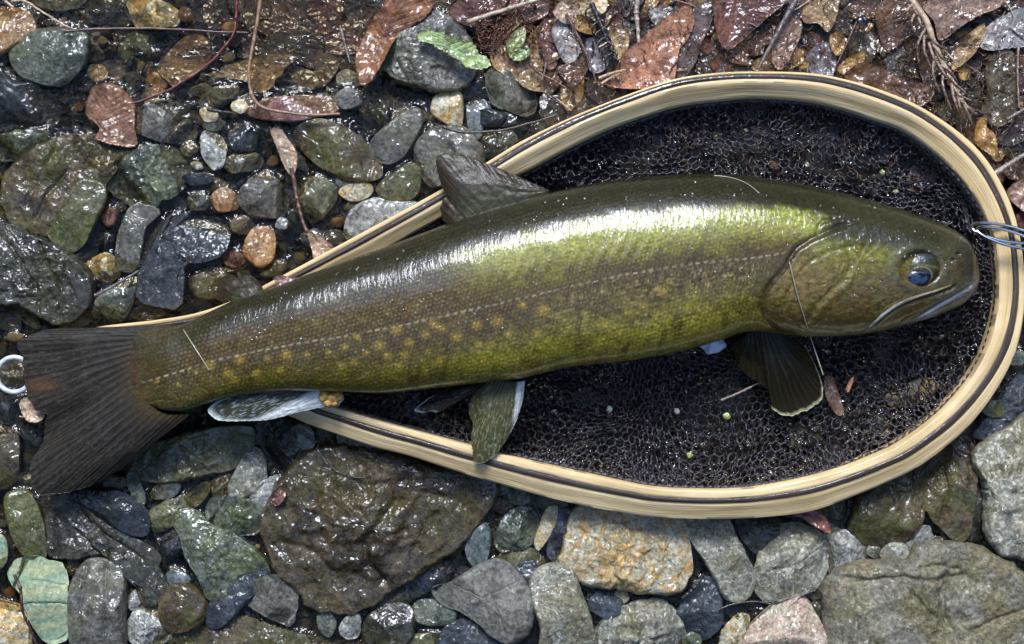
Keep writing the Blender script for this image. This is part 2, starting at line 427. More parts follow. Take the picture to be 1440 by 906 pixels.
def P(s):
    return [tuple(float(v) for v in t.split(',')) for t in s.split()]
STONES = [
 # material, kind, outline, lift mm, height factor, label
 ('orange','s','-12,16 26,13 42,21 50,37 45,50 24,64 0,77 -12,70',2,.9,'orange brown stone cut off by the top left corner of the picture'),
 ('green','s','18,72 29,56 53,45 80,41 117,48 123,64 117,90 90,117 58,117 32,106 19,87',1,1,'grey green stone with bright rim of water below the orange brown corner stone'),
 ('dark','a','108,8 127,-4 172,-6 183,16 186,37 138,35 117,24',-2,.8,'dark slab at top edge left of the yellow white quartz'),
 ('quartz','r','180,2 201,-4 233,4 249,18 247,35 222,38 193,37 185,21',1,.8,'yellow white quartz stone at the top edge above the horizontal twig'),
 ('grey','s','42,-8 115,-10 112,8 85,15 60,12',-2,.7,'flat grey stone half out of the top edge above the pale forked twig'),
 ('green','a','164,68 175,50 195,44 213,47 215,62 208,76 190,78 172,76',-4,.8,'square grey green stone under water right of the big rimmed grey green stone'),
 ('black','s','-12,84 19,111 53,122 80,140 80,160 74,175 40,181 -12,178',-1,.8,'long black slab with white glints on the left edge'),
 ('green','r','-10,196 24,185 58,183 72,196 61,209 40,222 13,226 -10,222',1,.8,'mossy green white flecked stone on left edge below the black slab'),
 ('grey','a','191,180 196,154 217,138 233,140 246,159 270,172 276,191 262,201 228,199 196,188',2,1,'pointed grey stone with silver glare right of the brown and green torn leaf'),
 ('brown','b','5,280 12,245 35,225 60,205 95,194 140,195 168,210 165,232 145,262 110,310 70,332 35,325 15,305',0,.8,'big brown grey boulder behind the olive slab on the left'),
 ('green','r','152,250 158,228 180,212 215,206 250,212 268,235 258,262 235,280 205,291 172,280 155,265',2,.9,'rough mossy stone with silver glitter right of the brown grey boulder'),
 ('olive','s','114,254 135,257 148,268 146,289 130,321 117,342 98,352 77,339 70,326 82,305 98,284 103,265',5,.8,'smooth olive slab leaning on the big brown grey boulder'),
 ('grey','s','185,292 212,292 225,302 209,313 199,352 193,374 180,380 164,374 164,352 170,321',2,.8,'long pale grey olive stone left of the blue slate'),
 ('slate','a','207,318 233,309 265,301 291,300 315,307 320,334 313,360 286,371 262,370 261,400 257,432 225,427 196,421 195,392 201,347',4,1.0,'L shaped blue grey slate with crinkled silver face'),
 ('dark','b','-15,326 16,318 48,331 80,347 106,363 124,384 127,416 111,440 85,453 58,445 32,432 -15,416',2,1.1,'large crackled dark boulder on left edge above the tail fin'),
 ('quartz','a','119,371 143,356 159,358 163,374 171,384 154,397 138,395 127,382',1,.9,'yellow and white quartz pebble between dark boulder and blue slate'),
 ('green','s','135,424 159,403 183,390 192,395 188,421 177,445 164,453 148,443',1,.9,'dark green drop shaped stone left of the blue slate foot'),
 ('brown','s','266,400 275,385 300,377 325,380 328,395 318,412 300,420 275,418',0,.8,'brown block stone right of the blue slate foot'),
 ('olive','s','12,432 22,429 45,440 56,455 50,462 30,450',0,.9,'small olive finger stone just above the upper tail lobe'),
 ('orange','s','343,347 356,323 377,322 386,334 386,358 377,371 361,374 345,360',3,1,'round orange pebble near the curled brown leaf stalk'),
 ('grey','a','336,270 356,249 374,237 390,254 404,278 401,299 380,307 356,305 338,289',3,1,'faceted dark grey stone above the round orange pebble'),
 ('brown','s','416,190 430,175 454,170 483,180 510,199 525,220 533,233 531,248 510,254 488,252 454,236 430,215',4,1,'glossy brown oblong stone right of the beige leaf strip'),
 ('grey','s','525,196 547,175 573,156 589,156 594,172 586,191 573,212 552,228 533,225 523,212',3,1,'grey egg stone with pale green patch right of the glossy brown stone'),
 ('olive','s','533,260 552,244 576,231 589,239 589,268 576,281 552,282 533,273',3,1,'rounded olive grey stone left of the dorsal fin'),
 ('tan','s','477,270 490,260 510,255 522,262 522,272 508,282 490,282',3,.9,'small tan pebble between the glossy brown stone and the speckled grey stone'),
 ('grey','b','536,87 549,64 570,45 594,24 618,21 645,40 663,66 666,100 653,119 618,126 578,119 552,106',5,1.1,'big smooth grey boulder carrying the pale green leaf'),
 ('red','s','353,154 374,140 406,136 451,136 470,146 471,156 451,164 419,171 382,170 356,163',1,.8,'flat pink and red stone ringed by water under the tan stalk'),
 ('grey','s',(491,140,17,14,0),2,1,'small round grey pebble right of the flat pink stone'),
 ('white','s',(490,111,15,12,10),-2,.8,'off white pebble under water at the foot of the brown curled leaf'),
 ('dark','r','507,165 510,130 530,122 547,135 547,160 540,185 522,188',0,.9,'dark mottled stone below the foot of the big grey boulder'),
 ('quartz','s','607,148 618,132 645,130 651,148 647,180 631,175 610,162',3,1,'cream and brown glossy pebble below the big grey boulder'),
 ('black','s',(668,128,21,14,0),1,1,'black pebble right of the cream and brown pebble'),
 ('teal','s','657,150 665,142 682,142 690,155 680,170 678,190 665,195 658,175',2,.8,'pale blue green pebble under the dark crossing twig'),
 ('black','s',(690,166,20,12,5),4,.9,'glossy black pebble lying over the pale blue green one'),
 ('grey','s','585,210 600,187 622,178 650,180 668,195 680,218 670,245 640,250 610,262 590,240',0,.9,'broad grey stone with silver glints just left of the dorsal fin tip'),
 ('white','s','487,325 495,297 515,283 545,279 580,284 590,300 560,315 520,330 500,345',2,.9,'black and white speckled stone against the upper net rim'),
 ('olive','s','415,262 440,250 470,258 473,280 460,300 440,312 425,295',0,.9,'dark olive stone below the glossy brown oblong stone'),
 ('grey','a','685,101 701,98 733,106 746,114 754,138 752,156 736,163 720,156 693,148 685,127',5,1.1,'square grey stone above the upper net rim beside the leaf litter'),
 ('black','s',(701,168,23,11,8),3,.8,'shiny black pebble tucked under the square grey stone'),
 ('green','s','760,158 775,137 800,132 812,140 800,156 775,168',3,.8,'grey green stone against the rim below the red brown leaf tip'),
 ('olive','s',(780,180,26,12,-20),3,.8,'low olive stone half under the upper net rim'),
 ('dark','r',(702,203,26,18,-10),2,.9,'knobbly dark stone in the corner of dorsal fin and net rim'),
 ('orange','s',(219,110,12,12,0),-3,.8,'orange pebble under water at lower tip of the big tan leaf'),
 ('orange','s',(222,126,16,7,-30),-2,.7,'slim orange pebble beside the red stalk'),
 ('tan','s',(137,102,13,12,0),-3,.8,'yellow brown pebble right of the rimmed grey green stone'),
 ('grey','s','282,140 300,124 330,121 335,130 320,145 300,153 285,152',0,.8,'flat grey pebble below the ragged tan leaf'),
 ('tan','s',(294,162,12,10,20),2,.8,'cream pebble at the end of a short black stick'),
 ('quartz','s',(337,150,11,9,0),2,.9,'yellow pebble left of the tan standing stalk'),
 ('teal','s',(301,177,14,9,-10),1,.9,'dark blue green pebble below the cream pebble'),
 ('white','r','284,190 300,186 318,205 315,230 298,238 285,215',2,.9,'cream, red and black speckled stone below the blue green pebble'),
 ('black','s',(341,196,17,19,20),2,.9,'black shiny pebble left of the beige leaf strip'),
 ('grey','s',(342,229,27,14,-8),1,.9,'low grey stone above the faceted dark grey stone'),
 ('olive','s',(285,128,17,9,0),-3,.8,'olive pebble under water left of the flat grey pebble'),
 ('olive','s',(266,210,12,10,0),0,.8,'olive pebble between mossy stone and cream speckled stone'),
 ('white','s',(277,233,8,5,20),2,.8,'tiny white pebble right of the glittering mossy stone'),
 ('black','s',(277,252,17,9,5),3,.9,'black wet pebble with light rim right of the glittering mossy stone'),
 ('orange','s',(316,283,17,15,10),2,.8,'brown orange shiny pebble left of the faceted stone'),
 ('grey','s',(279,285,14,12,0),1,.8,'round grey pebble above the slate top edge'),
 ('brown','s',(302,260,18,10,20),0,.8,'brown flat pebble between black wet pebble and faceted stone'),
 ('red','s',(154,304,10,13,15),1,.8,'reddish brown pebble right of the olive slab'),
 ('black','a',(149,338,17,14,10),0,.9,'black wet chip right of the lower olive slab'),
 ('red','s',(329,365,15,11,0),1,.8,'dark red pebble left of the round orange pebble'),
 ('brown','s',(340,318,16,13,0),1,.8,'brown pebble just above the round orange pebble'),
 ('brown','s',(208,440,25,10,0),-1,.7,'flat tan brown stone below the blue slate foot'),
 ('dark','s',(130,438,9,14,-15),0,.8,'narrow dark pebble left of the dark green drop shaped stone'),
 ('dark','s',(108,455,18,8,-15),-1,.8,'shiny dark sliver above the upper tail lobe'),
 ('black','s',(5,452,24,12,10),-1,.8,'black wet stone at left edge above the tail'),
 ('white','s',(396,315,8,8,0),3,.8,'whitish round pebble between orange pebble and stalk'),
 ('dark','s',(470,335,15,12,0),0,.8,'dark pebble left of the speckled stone foot'),
 ('grey','s',(482,254,11,9,30),3,.8,'little grey pebble under the end of the glossy brown stone'),
 ('olive','s',(503,291,17,7,0),1,.8,'flat olive pebble above the speckled grey stone'),
 ('olive','s',(384,378,17,12,-10),0,.8,'olive pebble just above the pink leaf on the rim'),
 ('teal','s',(440,335,15,11,10),-1,.8,'blue green pebble behind the curled leaf stalk'),
 ('dark','r',(436,210,9,12,0),-1,.8,'dark knob left end of the glossy brown stone'),
 ('grey','s',(415,224,20,9,40),-1,.8,'sloping grey pebble left of the glossy brown stone'),
 # left edge, round the tail
 ('brown','s','-12,605 12,604 25,615 27,650 22,675 5,685 -12,680',2,.9,'brown grey stone at left edge below the tail ring'),
 ('slate','a','-12,545 20,540 38,560 30,590 10,597 -12,590',0,.8,'blue wet slate under the tail ring'),
 ('slate','r','12,592 30,570 46,590 60,602 57,628 35,618',-1,.8,'shiny black slate under the notch of the tail fin'),
 ('grey','r',(20,526,30,24,0),-1,.6,'rough grey stone seen through the white ring'),
 ('olive','b','180,650 190,635 230,620 280,605 320,600 352,605 350,630 335,655 290,668 240,677 205,672',1,1,'long olive black stone under the white edged anal fin'),
 # lower left
 ('olive','s','9,700 20,693 40,693 55,715 63,750 63,780 50,785 30,775 15,745 9,720',4,1.1,'smooth olive finger stone above the green banded stone'),
 ('dark','b','60,705 75,697 100,698 130,720 165,745 205,765 222,785 210,805 190,825 170,800 150,780 110,785 75,780 68,750',3,1,'large dark angular stone with rust brown top corner in the lower left'),
 ('black','s','100,698 112,690 160,690 185,700 205,720 205,748 185,752 160,740 130,718',6,.8,'smooth black wedge stone below the lower tail lobe'),
 ('mint','a','12,805 22,790 45,784 70,790 90,798 94,820 93,870 95,895 70,905 55,895 40,860 30,835 15,820',6,.9,'pale green banded stone in the lower left corner'),
 ('grey','s','100,840 108,810 122,792 145,789 168,800 176,825 175,870 170,920 110,920 100,880',5,1.1,'tall ribbed dark grey stone right of the green banded stone'),
 ('tan','a','-12,843 10,848 32,855 42,890 44,925 -12,925',4,.9,'cream and orange stone in the bottom left corner'),
 ('mint','s','-12,755 5,755 11,775 5,795 -12,800',2,.8,'green stone peeping in at the left edge'),
 ('black','a','213,755 228,743 245,745 262,775 263,800 250,808 230,798',2,1,'black block with one light edge left of the yellow mossed stone'),
 ('green','b','245,735 260,722 280,722 300,740 330,752 350,765 372,790 375,815 350,830 320,845 295,838 280,810 265,785 258,760',4,1,'pale stone with yellow green moss left of the giant boulder'),
 ('green','r','290,722 298,703 315,698 340,700 365,712 370,735 355,752 325,752 302,745',5,.9,'crinkled grey green stone above the yellow mossed stone'),
 ('slate','s','290,870 300,840 320,815 345,800 372,800 374,820 350,845 325,870 305,882',6,.9,'dark streaked slate leaning on the yellow mossed stone'),
 ('brown','s',(257,856,33,32,0),4,1,'round dark brown stone right of the ribbed stone'),
 ('dark','r','190,810 205,792 225,800 237,830 225,848 200,848',3,.9,'dark rough stone above the round brown one'),
 ('teal','s',(250,814,17,11,20),3,.8,'blue green pebble between black block and round brown stone'),
 ('white','r','178,890 190,860 215,850 235,875 240,895 215,908 190,905',3,.9,'coarse black and white speckled stone on the bottom edge'),
 ('brown','a','228,915 250,890 300,880 340,865 385,880 440,898 500,900 550,905 545,930 230,930',2,.9,'flat rust brown and grey rock along the bottom edge'),
 ('olive','r','208,735 215,715 235,705 260,695 285,680 293,690 280,710 255,725 235,745 215,745',3,.9,'long crinkled yellow brown stone below the lower tail edge'),
 ('green','r','178,670 190,666 202,690 203,708 195,714 186,700',4,.9,'small upright mossy stone touching the tail edge'),
 ('grey','s',(232,690,19,11,-15),2,.8,'dark grey stone between mossy upright stone and long olive black stone'),
 ('olive','s',(150,680,30,13,-5),0,.8,'mossy stone just under the lower tail edge'),
 ('olive','r',(32,676,16,11,0),0,.8,'small knobbly stone left of the lower tail tip'),
 ('brown','r',(312,684,14,21,15),2,.9,'crumpled brown green stone under the olive black stone'),
 ('brown','r',(95,795,20,12,0),0,.8,'crumpled brown lump above the ribbed stone'),
 ('white','r',(188,846,8,13,0),3,.8,'little speckled pebble right of the ribbed stone'),
 # lower middle
 ('boulder','b','380,720 378,745 385,770 395,800 420,820 440,845 480,855 520,845 550,825 590,800 630,775 665,740 685,705 688,680 660,665 600,655 550,640 500,632 450,635 415,660 395,690',2,1.5,'giant brown mossy boulder below the net rim'),
 ('dry','s','322,690 330,665 350,635 365,635 374,660 372,685 355,695 335,700',4,.9,'smooth pale grey stone left of the giant boulder'),
 ('white','a','348,700 365,680 385,668 405,675 400,695 380,712 360,712',6,.8,'flat silver grey chip on the left shoulder of the giant boulder'),
 ('grey','a','407,610 418,598 435,597 443,620 440,632 420,632',7,.9,'small triangular grey stone under the lower rim near the anal fin'),
 ('dark','r','365,600 390,590 415,600 422,625 450,640 430,665 400,672 374,655 368,625',1,1,'dark glistening lump between anal fin and giant boulder'),
 ('olive','s','475,612 490,606 530,618 555,630 545,645 515,650 485,640',5,.8,'olive black stone wedged under the lower rim on the giant boulder'),
 ('teal','s','657,755 665,740 680,735 690,750 688,775 680,798 665,795 655,775',4,1.1,'smooth blue grey pebble at right end of the giant boulder'),
 ('white','a',(594,778,8,7,0),9,.8,'little white chip on the lower right of the giant boulder'),
 ('grey','a','345,830 362,815 385,808 418,815 417,850 410,882 390,875 365,860 345,850',7,1.2,'square grey block below the left end of the giant boulder'),
 ('black','s',(600,815,34,18,-28),2,1,'black stone with a white streak above the grey triangle'),
 ('flat','s','613,830 640,818 670,800 700,789 725,805 745,835 748,860 740,890 715,903 690,890 660,865 625,850',8,1.1,'smooth matte grey triangular stone with a crack across it'),
 ('dark','s','510,890 520,865 545,850 575,853 582,875 575,900 545,920 515,915',3,1.1,'oval green black stone with a light streak on the bottom edge'),
 ('green','s','580,860 590,845 620,845 640,860 635,875 610,880 590,875',3,.9,'grey green stone left below the grey triangle'),
 ('slate','s','620,900 630,880 655,872 690,885 700,920 620,920',4,1,'smooth dark blue stone on bottom edge under the grey triangle'),
 ('white','r','477,885 485,870 500,858 507,875 503,895 485,897',4,.9,'small crumpled white grey stone on the bottom edge'),
 ('olive','s',(600,903,26,14,0),2,.9,'olive yellow stone on bottom edge left of the dark blue stone'),
 ('dark','s',(567,837,18,12,0),2,.9,'dark pebble above the oval green black stone'),
 ('green','s',(459,873,13,19,-10),3,.9,'narrow green pebble below the giant boulder'),
 ('black','s',(535,847,18,11,-15),1,.9,'black pebble under the lower edge of the giant boulder'),
 ('green','r','697,760 705,735 722,717 745,715 757,735 752,760 730,772 705,775',5,1,'knobbly grey green stone right of the smooth blue grey pebble'),
 ('olive','a','698,782 720,770 745,766 768,790 762,805 735,805 705,797',4,.9,'three cornered dark olive stone above the grey triangle'),
 ('slate','s',(743,808,16,19,20),5,1,'dark blue round pebble between grey triangle and long pale stone'),
 ('quartz','s','752,760 760,735 770,715 783,713 780,740 765,765 757,772',4,.8,'slim white stone left of the black crinkled one'),
 ('slate','r','770,780 775,745 785,720 803,718 805,740 795,770 785,788',4,1,'black blue crinkled stone left of the big tan rock'),
 ('tan','b','793,790 798,765 805,735 820,712 860,712 920,722 955,735 965,765 968,795 955,825 925,832 880,827 830,820 810,805',7,1.1,'big tan and yellow rock with orange veins under the lower rim'),
 ('dry','s','747,815 762,800 785,795 805,800 815,830 828,865 836,905 830,920 765,920 760,880 748,840',8,1.1,'long pale grey stone with brown top right of the grey triangle'),
 ('dry','r','830,905 845,880 870,860 895,848 925,845 945,860 960,885 962,925 830,925',6,1.1,'mottled pale grey rock on bottom edge below the big tan rock'),
 ('dry','s','963,735 985,728 1020,730 1035,755 1050,785 1060,805 1055,830 1040,843 1020,840 1005,815 985,780 970,755',6,1.1,'long leaning grey stone with green tip right of the big tan rock'),
 ('slate','s','952,865 965,840 985,815 1005,818 1015,850 1012,880 990,897 965,885',3,1,'wet stone with blue glare below the long leaning stone'),
 ('slate','s',(855,850,23,20,0),3,1,'dark round stone with blue shine below the big tan rock'),
 ('quartz','r','1010,910 1020,880 1040,865 1055,870 1050,900 1045,920 1010,920',4,.9,'yellow brown speckled stone on the bottom edge left of the pink quartz'),
 ('green','s',(730,697,15,13,10),2,.9,'rounded green stone under the lower rim right of the giant boulder'),
 ('olive','s',(703,686,11,9,0),3,.9,'small green pebble just under the rim beside the giant boulder'),
 ('brown','r',(699,713,22,13,20),1,.9,'brown rough stone above the smooth blue grey pebble'),
 ('green','s',(973,903,12,15,0),3,.9,'green pebble on bottom edge below the blue glare stone'),
 ('tan','s',(874,839,10,9,20),4,.8,'tiny pale pebble under the big tan rock'),
 ('dark','s','1035,735 1060,728 1100,733 1097,768 1070,780 1048,765',3,1,'dark stone under the lower rim above the round grey green stone'),
 ('dark','s',(772,704,30,13,5),0,.9,'dark stone in the shade of the lower rim'),
 # lower right
 ('dry','a','1063,820 1065,790 1080,760 1085,745 1105,738 1130,738 1155,752 1163,770 1162,800 1150,825 1120,837 1080,847 1068,835',7,1.1,'rounded grey green stone with flat facets right of the long leaning stone'),
 ('pink','a','1045,915 1055,885 1085,855 1120,835 1135,845 1150,875 1175,912 1180,930 1045,930',8,1.1,'pink and cream quartz wedge on the bottom edge'),
 ('white','r','1163,765 1165,740 1185,745 1210,755 1225,780 1222,793 1195,802 1170,808',4,.9,'rough white grey stone between grey green stone and giant brown boulder'),
 ('brown','s','1197,745 1200,720 1210,695 1240,680 1280,665 1292,700 1295,730 1280,755 1255,765 1225,765',4,1.1,'rounded brown and grey stone under the lower right rim'),
 ('olive','s',(1173,713,18,16,0),3,1,'small pale olive pebble under the lower right rim'),
 ('brown','a','1288,690 1290,665 1310,640 1345,615 1368,612 1374,650 1367,700 1362,750 1345,758 1320,740 1300,715',6,1.2,'brown stone with white streak at the right'),
 ('dry','b','1385,740 1385,690 1370,650 1380,630 1410,610 1460,590 1460,765 1420,778 1400,768',9,1.2,'tall pale olive grey rock on the right edge'),
 ('slab','b','1168,860 1165,830 1175,810 1200,797 1240,792 1275,790 1290,770 1330,767 1370,775 1410,795 1440,820 1475,850 1480,960 1165,960 1168,900',6,1.5,'giant grey brown boulder in the bottom right corner'),
 ('dark','a','1358,670 1372,652 1386,690 1390,735 1380,762 1358,758',3,1,'dark stone squeezed between brown streaked stone and tall pale rock'),
 ('dry','s',(1258,779,18,16,0),7,.9,'small speckled grey pebble above the bottom right boulder'),
 ('white','s',(1293,757,19,15,-25),6,.9,'speckled white pebble right of the small grey pebble'),
 ('brown','s',(1327,763,17,9,0),3,.9,'red brown low pebble above the bottom right boulder'),
 ('olive','s',(1150,828,12,17,35),4,.9,'slim olive pebble right of the pink quartz'),
 ('dark','s',(1150,856,11,11,0),2,.9,'dark pebble between pink quartz and bottom right boulder'),
 ('slate','r','1368,612 1385,585 1402,560 1422,538 1445,515 1465,508 1465,600 1420,612 1395,622',2,1,'blue glittering slate outside the right rim'),
 ('olive','s',(1397,575,14,12,0),7,.8,'small olive brown pebble between rim and blue glittering slate'),
 ('green','s',(1430,504,15,10,0),6,.8,'grey green pebble outside the rim on the right edge'),
 ('dark','s','1380,760 1400,770 1425,785 1430,800 1405,792 1385,775',0,.8,'dark stone in the gap above the bottom right boulder'),
 ('black','s',(1035,860,14,10,30),1,.8,'black pebble above the yellow brown speckled stone'),
 ('grey','s',(1230,775,10,9,0),3,.8,'little grey pebble right of the rough white grey stone'),
]
CRACKS = {'giant grey brown boulder': [(P('1325,800 1318,830 1322,858 1330,880 1340,900'), 2.2, 4), (P('1440,850 1400,862 1372,875 1345,895'), 2.6, 4), (P('1175,808 1215,812 1260,806 1300,812 1345,806'), 1.6, 3.5), (P('1260,815 1285,840 1305,862'), 1.0, 2.5), (P('1285,795 1310,790 1340,797'), 1.2, 3)],
 'giant brown mossy boulder': [(P('560,700 535,735 515,760 520,790 545,815'), 2.0, 5), (P('470,665 520,680 575,672'), 1.0, 5), (P('400,760 440,770 470,800'), 1.2, 5), (P('600,690 640,700 665,720'), 1.0, 5)],
 'smooth matte grey triangular': [(P('640,822 680,838 730,815'), .5, 1.2), (P('700,790 690,830 705,870 712,900'), .6, 1.4)],
 'pale green banded': [(P('15,822 50,815 92,822'), .6, 1.4), (P('30,850 60,846 94,850'), .8, 1.4), (P('36,800 30,815'), .5, 1.2), (P('60,896 75,870'), .5, 1.2)],
 'L shaped blue grey': [(P('262,370 245,345 215,325'), 1.2, 2.2), (P('228,350 232,390 226,425'), .5, 1.5), (P('258,425 250,405 256,380'), .6, 1.5)],
 'big tan and yellow': [(P('865,730 905,745 940,790'), .9, 3), (P('805,740 840,760 850,800'), .8, 3), (P('870,775 860,800 875,820'), .6, 2.5)],
 'large dark angular': [(P('100,700 130,735 165,760 200,785'), 1.2, 4), (P('110,745 140,775 160,790'), .8, 3)],
 'large crackled dark': [(P('20,345 40,380 60,410 58,440'), 1.3, 3), (P('60,345 75,380 90,400 88,435'), 1.3, 3), (P('100,370 95,390 110,420'), 1.0, 3)],
 'big brown grey boulder': [(P('80,215 60,250 40,290'), 1.2, 5), (P('100,240 70,275 55,310'), 1.0, 4)],
 'tall pale olive grey': [(P('1395,640 1405,690 1400,740'), 1.0, 4), (P('1425,630 1415,680 1430,730'), .7, 3)],
 'brown stone with white streak': [(P('1325,640 1330,690 1322,730'), 1.2, 3)],
 'rounded grey green stone with flat': [(P('1108,750 1115,790 1120,835'), .7, 2), (P('1085,800 1110,795 1155,770'), .5, 2)],
 'tall ribbed dark grey': [(P('125,795 118,850 120,905'), .7, 2.5), (P('150,795 155,850 150,905'), .7, 2.5)],
 'big smooth grey boulder': [(P('565,60 560,90 575,120'), .8, 3)]}
for row in STONES:
    mt, kd, pl, li, hk, lb = row
    ck = next((v for k, v in CRACKS.items() if lb.startswith(k)), None)
    stone(mt, kd, P(pl) if isinstance(pl, str) else pl, lb, li, hk, cracks=ck, res=1.5 if ck else 1.0)
# ------------------------------------------------------------------ unseen canopy added for dark reflections: foliage all round and partly overhead
def added_canopy():
    r2 = np.random.default_rng(21); n = 46000
    u = r2.uniform(-.06, 1, n); a = r2.uniform(0, 2 * np.pi, n); R = r2.uniform(4.5, 8.0, n)
    c = np.sqrt(np.clip(1 - u * u, 0, 1)); d = np.stack([c * np.sin(a), c * np.cos(a), u], -1)
    cov = fbm(d * 2.1 + 4.0, 3) * .9 + fbm(d * 7.0, 2) * .5
    sd = np.array([math.sin(SUN_AZ) * math.cos(SUN_EL), math.cos(SUN_AZ) * math.cos(SUN_EL), math.sin(SUN_EL)])
    az_off = np.degrees(np.arctan2(d[:, 0], d[:, 1])) - math.degrees(SUN_AZ); el = np.degrees(np.arcsin(np.clip(u, -1, 1)))
    gap = ((az_off / 75) ** 2 + ((el - math.degrees(SUN_EL)) / 19) ** 2) < 1 + .25 * cov       # opening shaped for the sun and the sky sheen
    thr = np.interp(el, [0, 30, 55, 75, 90], [-.9, -.55, -.22, -.10, -.05])
    thr = thr + .32 * ((np.abs(az_off + 360) % 360 > 100) & (np.abs(az_off + 360) % 360 < 260) & (el > 32)) + .12 * (el > 32)
    ok = (cov > thr) & ~gap
    d, R = d[ok], R[ok]; n = len(d); P0 = d * R[:, None]
    t1 = r2.normal(size=(n, 3)); t1 -= (t1 * d).sum(1)[:, None] * d * .6; t1 /= np.linalg.norm(t1, axis=1)[:, None]
    t2 = np.cross(d, t1); t2 /= np.linalg.norm(t2, axis=1)[:, None]; s = r2.uniform(.10, .26, n)[:, None]
    V = np.stack([P0 - t1 * s, P0 - t2 * s * .5, P0 + t1 * s, P0 + t2 * s * .5], 1).reshape(-1, 3)
    m = NT('dark_foliage'); v = m.objvec(False)
    m.pbsdf(m.mix(m.noise(v, 1.2, 4), (.020, .035, .012), (.050, .075, .022)), .6, spec=.2)
    tag(link('unseen_canopy', mesh_from('unseen_canopy', V, np.arange(n * 4).reshape(-1, 4), False), m.m), 'unseen dark leaf canopy added around the stream for its reflections', 'unseen_canopy', None, 'stuff')
added_canopy()
# ------------------------------------------------------------------ landing net
def woodmat(name, c1, c2, rough, coat):
    m = NT(name); uv = m.n('ShaderNodeUVMap').outputs[0]
    mp = m.n('ShaderNodeMapping'); m.l(uv, mp.inputs[0]); mp.inputs['Scale'].default_value = (9, 260, 1)
    g = m.noise(mp.outputs[0], 1.0, 6, .65, .6)
    mp2 = m.n('ShaderNodeMapping'); m.l(uv, mp2.inputs[0]); mp2.inputs['Scale'].default_value = (30, 1400, 1)
    g2 = m.noise(mp2.outputs[0], 1.0, 4, .6)
    blot = m.noise(uv, 14, 4, .6)
    col = m.mix(m.ramp(g, .25, .80), c1, c2)
    col = m.mix(m.math('MULTIPLY', m.ramp(blot, .48, .70), .45), col, tuple(x * .62 for x in c1))
    lum = m.ramp(g2, .3, .7, .88, 1.10)
    cx = m.n('ShaderNodeCombineXYZ')
    for i in range(3): m.l(lum, cx.inputs[i])
    col = m.mix(1.0, col, cx.outputs[0], 'MULTIPLY')
    tcv = m.objvec(False)
    drops = m.voro(tcv, 420)
    hb = m.bump(g2, .0006, .6)
    nc = m.bump(m.math('ADD', m.noise(tcv, 260, 2, .6, .8), m.math('MULTIPLY', m.ramp(drops, .3, .1), .5)), .0003, 1.0)
    m.pbsdf(col, rough, hb, coat, .06, nc, spec=.15)
    return m.m
M['bamboo'] = woodmat('pale_yellow_wood', (.60, .41, .18), (.84, .65, .37), .4, .4)
M['walnut'] = woodmat('dark_brown_wood', (.038, .026, .020), (.10, .070, .050), .35, 1.0)
RIM = [  # outer x,y | inner x,y | band1 band2 (from the outer edge) | z outer, z inner
 (70,472,110,520,.20,.46,.015,.012),(150,458,168,488,.20,.46,.017,.014),(220,450,235,478,.20,.46,.019,.015),(281,439,292,466,.20,.46,.021,.016),(340,417,354,446,.20,.46,.024,.017),
 (400,386,418,413,.20,.45,.027,.018),(460,354,478,383,.20,.45,.028,.018),(510,327,530,357,.19,.44,.029,.018),(560,300,580,329,.18,.43,.030,.018),
 (618,268,636,298,.17,.42,.030,.018),(655,247,675,277,.16,.40,.031,.018),(690,225,711,256,.15,.38,.031,.018),(733,199,758,232,.12,.36,.031,.018),
 (790,171,812,203,.10,.34,.031,.018),(844,148,862,180,.10,.33,.031,.018),(908,124,921,159,.10,.32,.031,.018),(955,110,963,148,.10,.31,.031,.018),
 (1005,103,1009,142,.10,.30,.031,.018),(1060,100.7,1060,138,.10,.30,.031,.018),(1139,103,1132,142,.11,.31,.031,.018),(1198,114,1186,154,.12,.32,.031,.018),
 (1245,129,1229,168,.13,.33,.031,.018),(1290,148,1268,182,.15,.35,.031,.018),(1335,176,1302,204,.17,.37,.031,.020),(1370,205,1331,229,.19,.40,.031,.021),
 (1393,233,1353,252,.20,.42,.031,.022),(1412,266,1373,280,.21,.44,.031,.023),(1426,300,1388,309,.22,.46,.031,.024),(1434,332,1399,338,.22,.48,.031,.026),
 (1439,368,1403,372,.22,.50,.030,.027),(1441,410,1405,408,.23,.52,.029,.029),(1439,446,1402,440,.25,.56,.028,.030),(1433,478,1396,468,.27,.60,.027,.031),
 (1424,505,1387,495,.30,.62,.026,.031),(1406,540,1370,526,.34,.66,.025,.031),(1380,578,1345,558,.38,.69,.023,.031),(1345,616,1313,590,.42,.71,.021,.031),
 (1292,656,1266,625,.46,.73,.019,.031),(1250,677,1228,643,.49,.74,.018,.031),(1200,698,1184,660,.51,.75,.018,.031),(1139,719,1128,675,.53,.76,.018,.031),
 (1065,728,1060,687,.54,.77,.018,.031),(1000,730,998,690,.54,.77,.018,.031),(920,727,926,687,.54,.77,.018,.031),(870,720,880,679,.54,.77,.018,.031),
 (820,711,834,669,.53,.77,.018,.031),(760,697,776,656,.52,.77,.018,.031),(700,680,716,642,.52,.77,.018,.031),(640,662,656,626,.51,.77,.018,.031),
 (578,642,594,609,.50,.78,.018,.030),(525,628,541,594,.50,.78,.018,.029),(472,610,489,578,.50,.78,.018,.028),(435,597,452,566,.50,.78,.018,.027),(406,585,424,554,.50,.78,.017,.026),
 (350,568,366,540,.50,.78,.015,.022),(290,552,304,526,.50,.78,.013,.019),(210,538,220,514,.50,.78,.012,.016),(130,535,136,515,.50,.78,.011,.014),(70,540,78,520,.50,.78,.010,.012)]
RIM = np.array(RIM, float); RIM[:, 5] = RIM[:, 4] + (RIM[:, 5] - RIM[:, 4]) * .80
RIMF = catmull(RIM, 10)
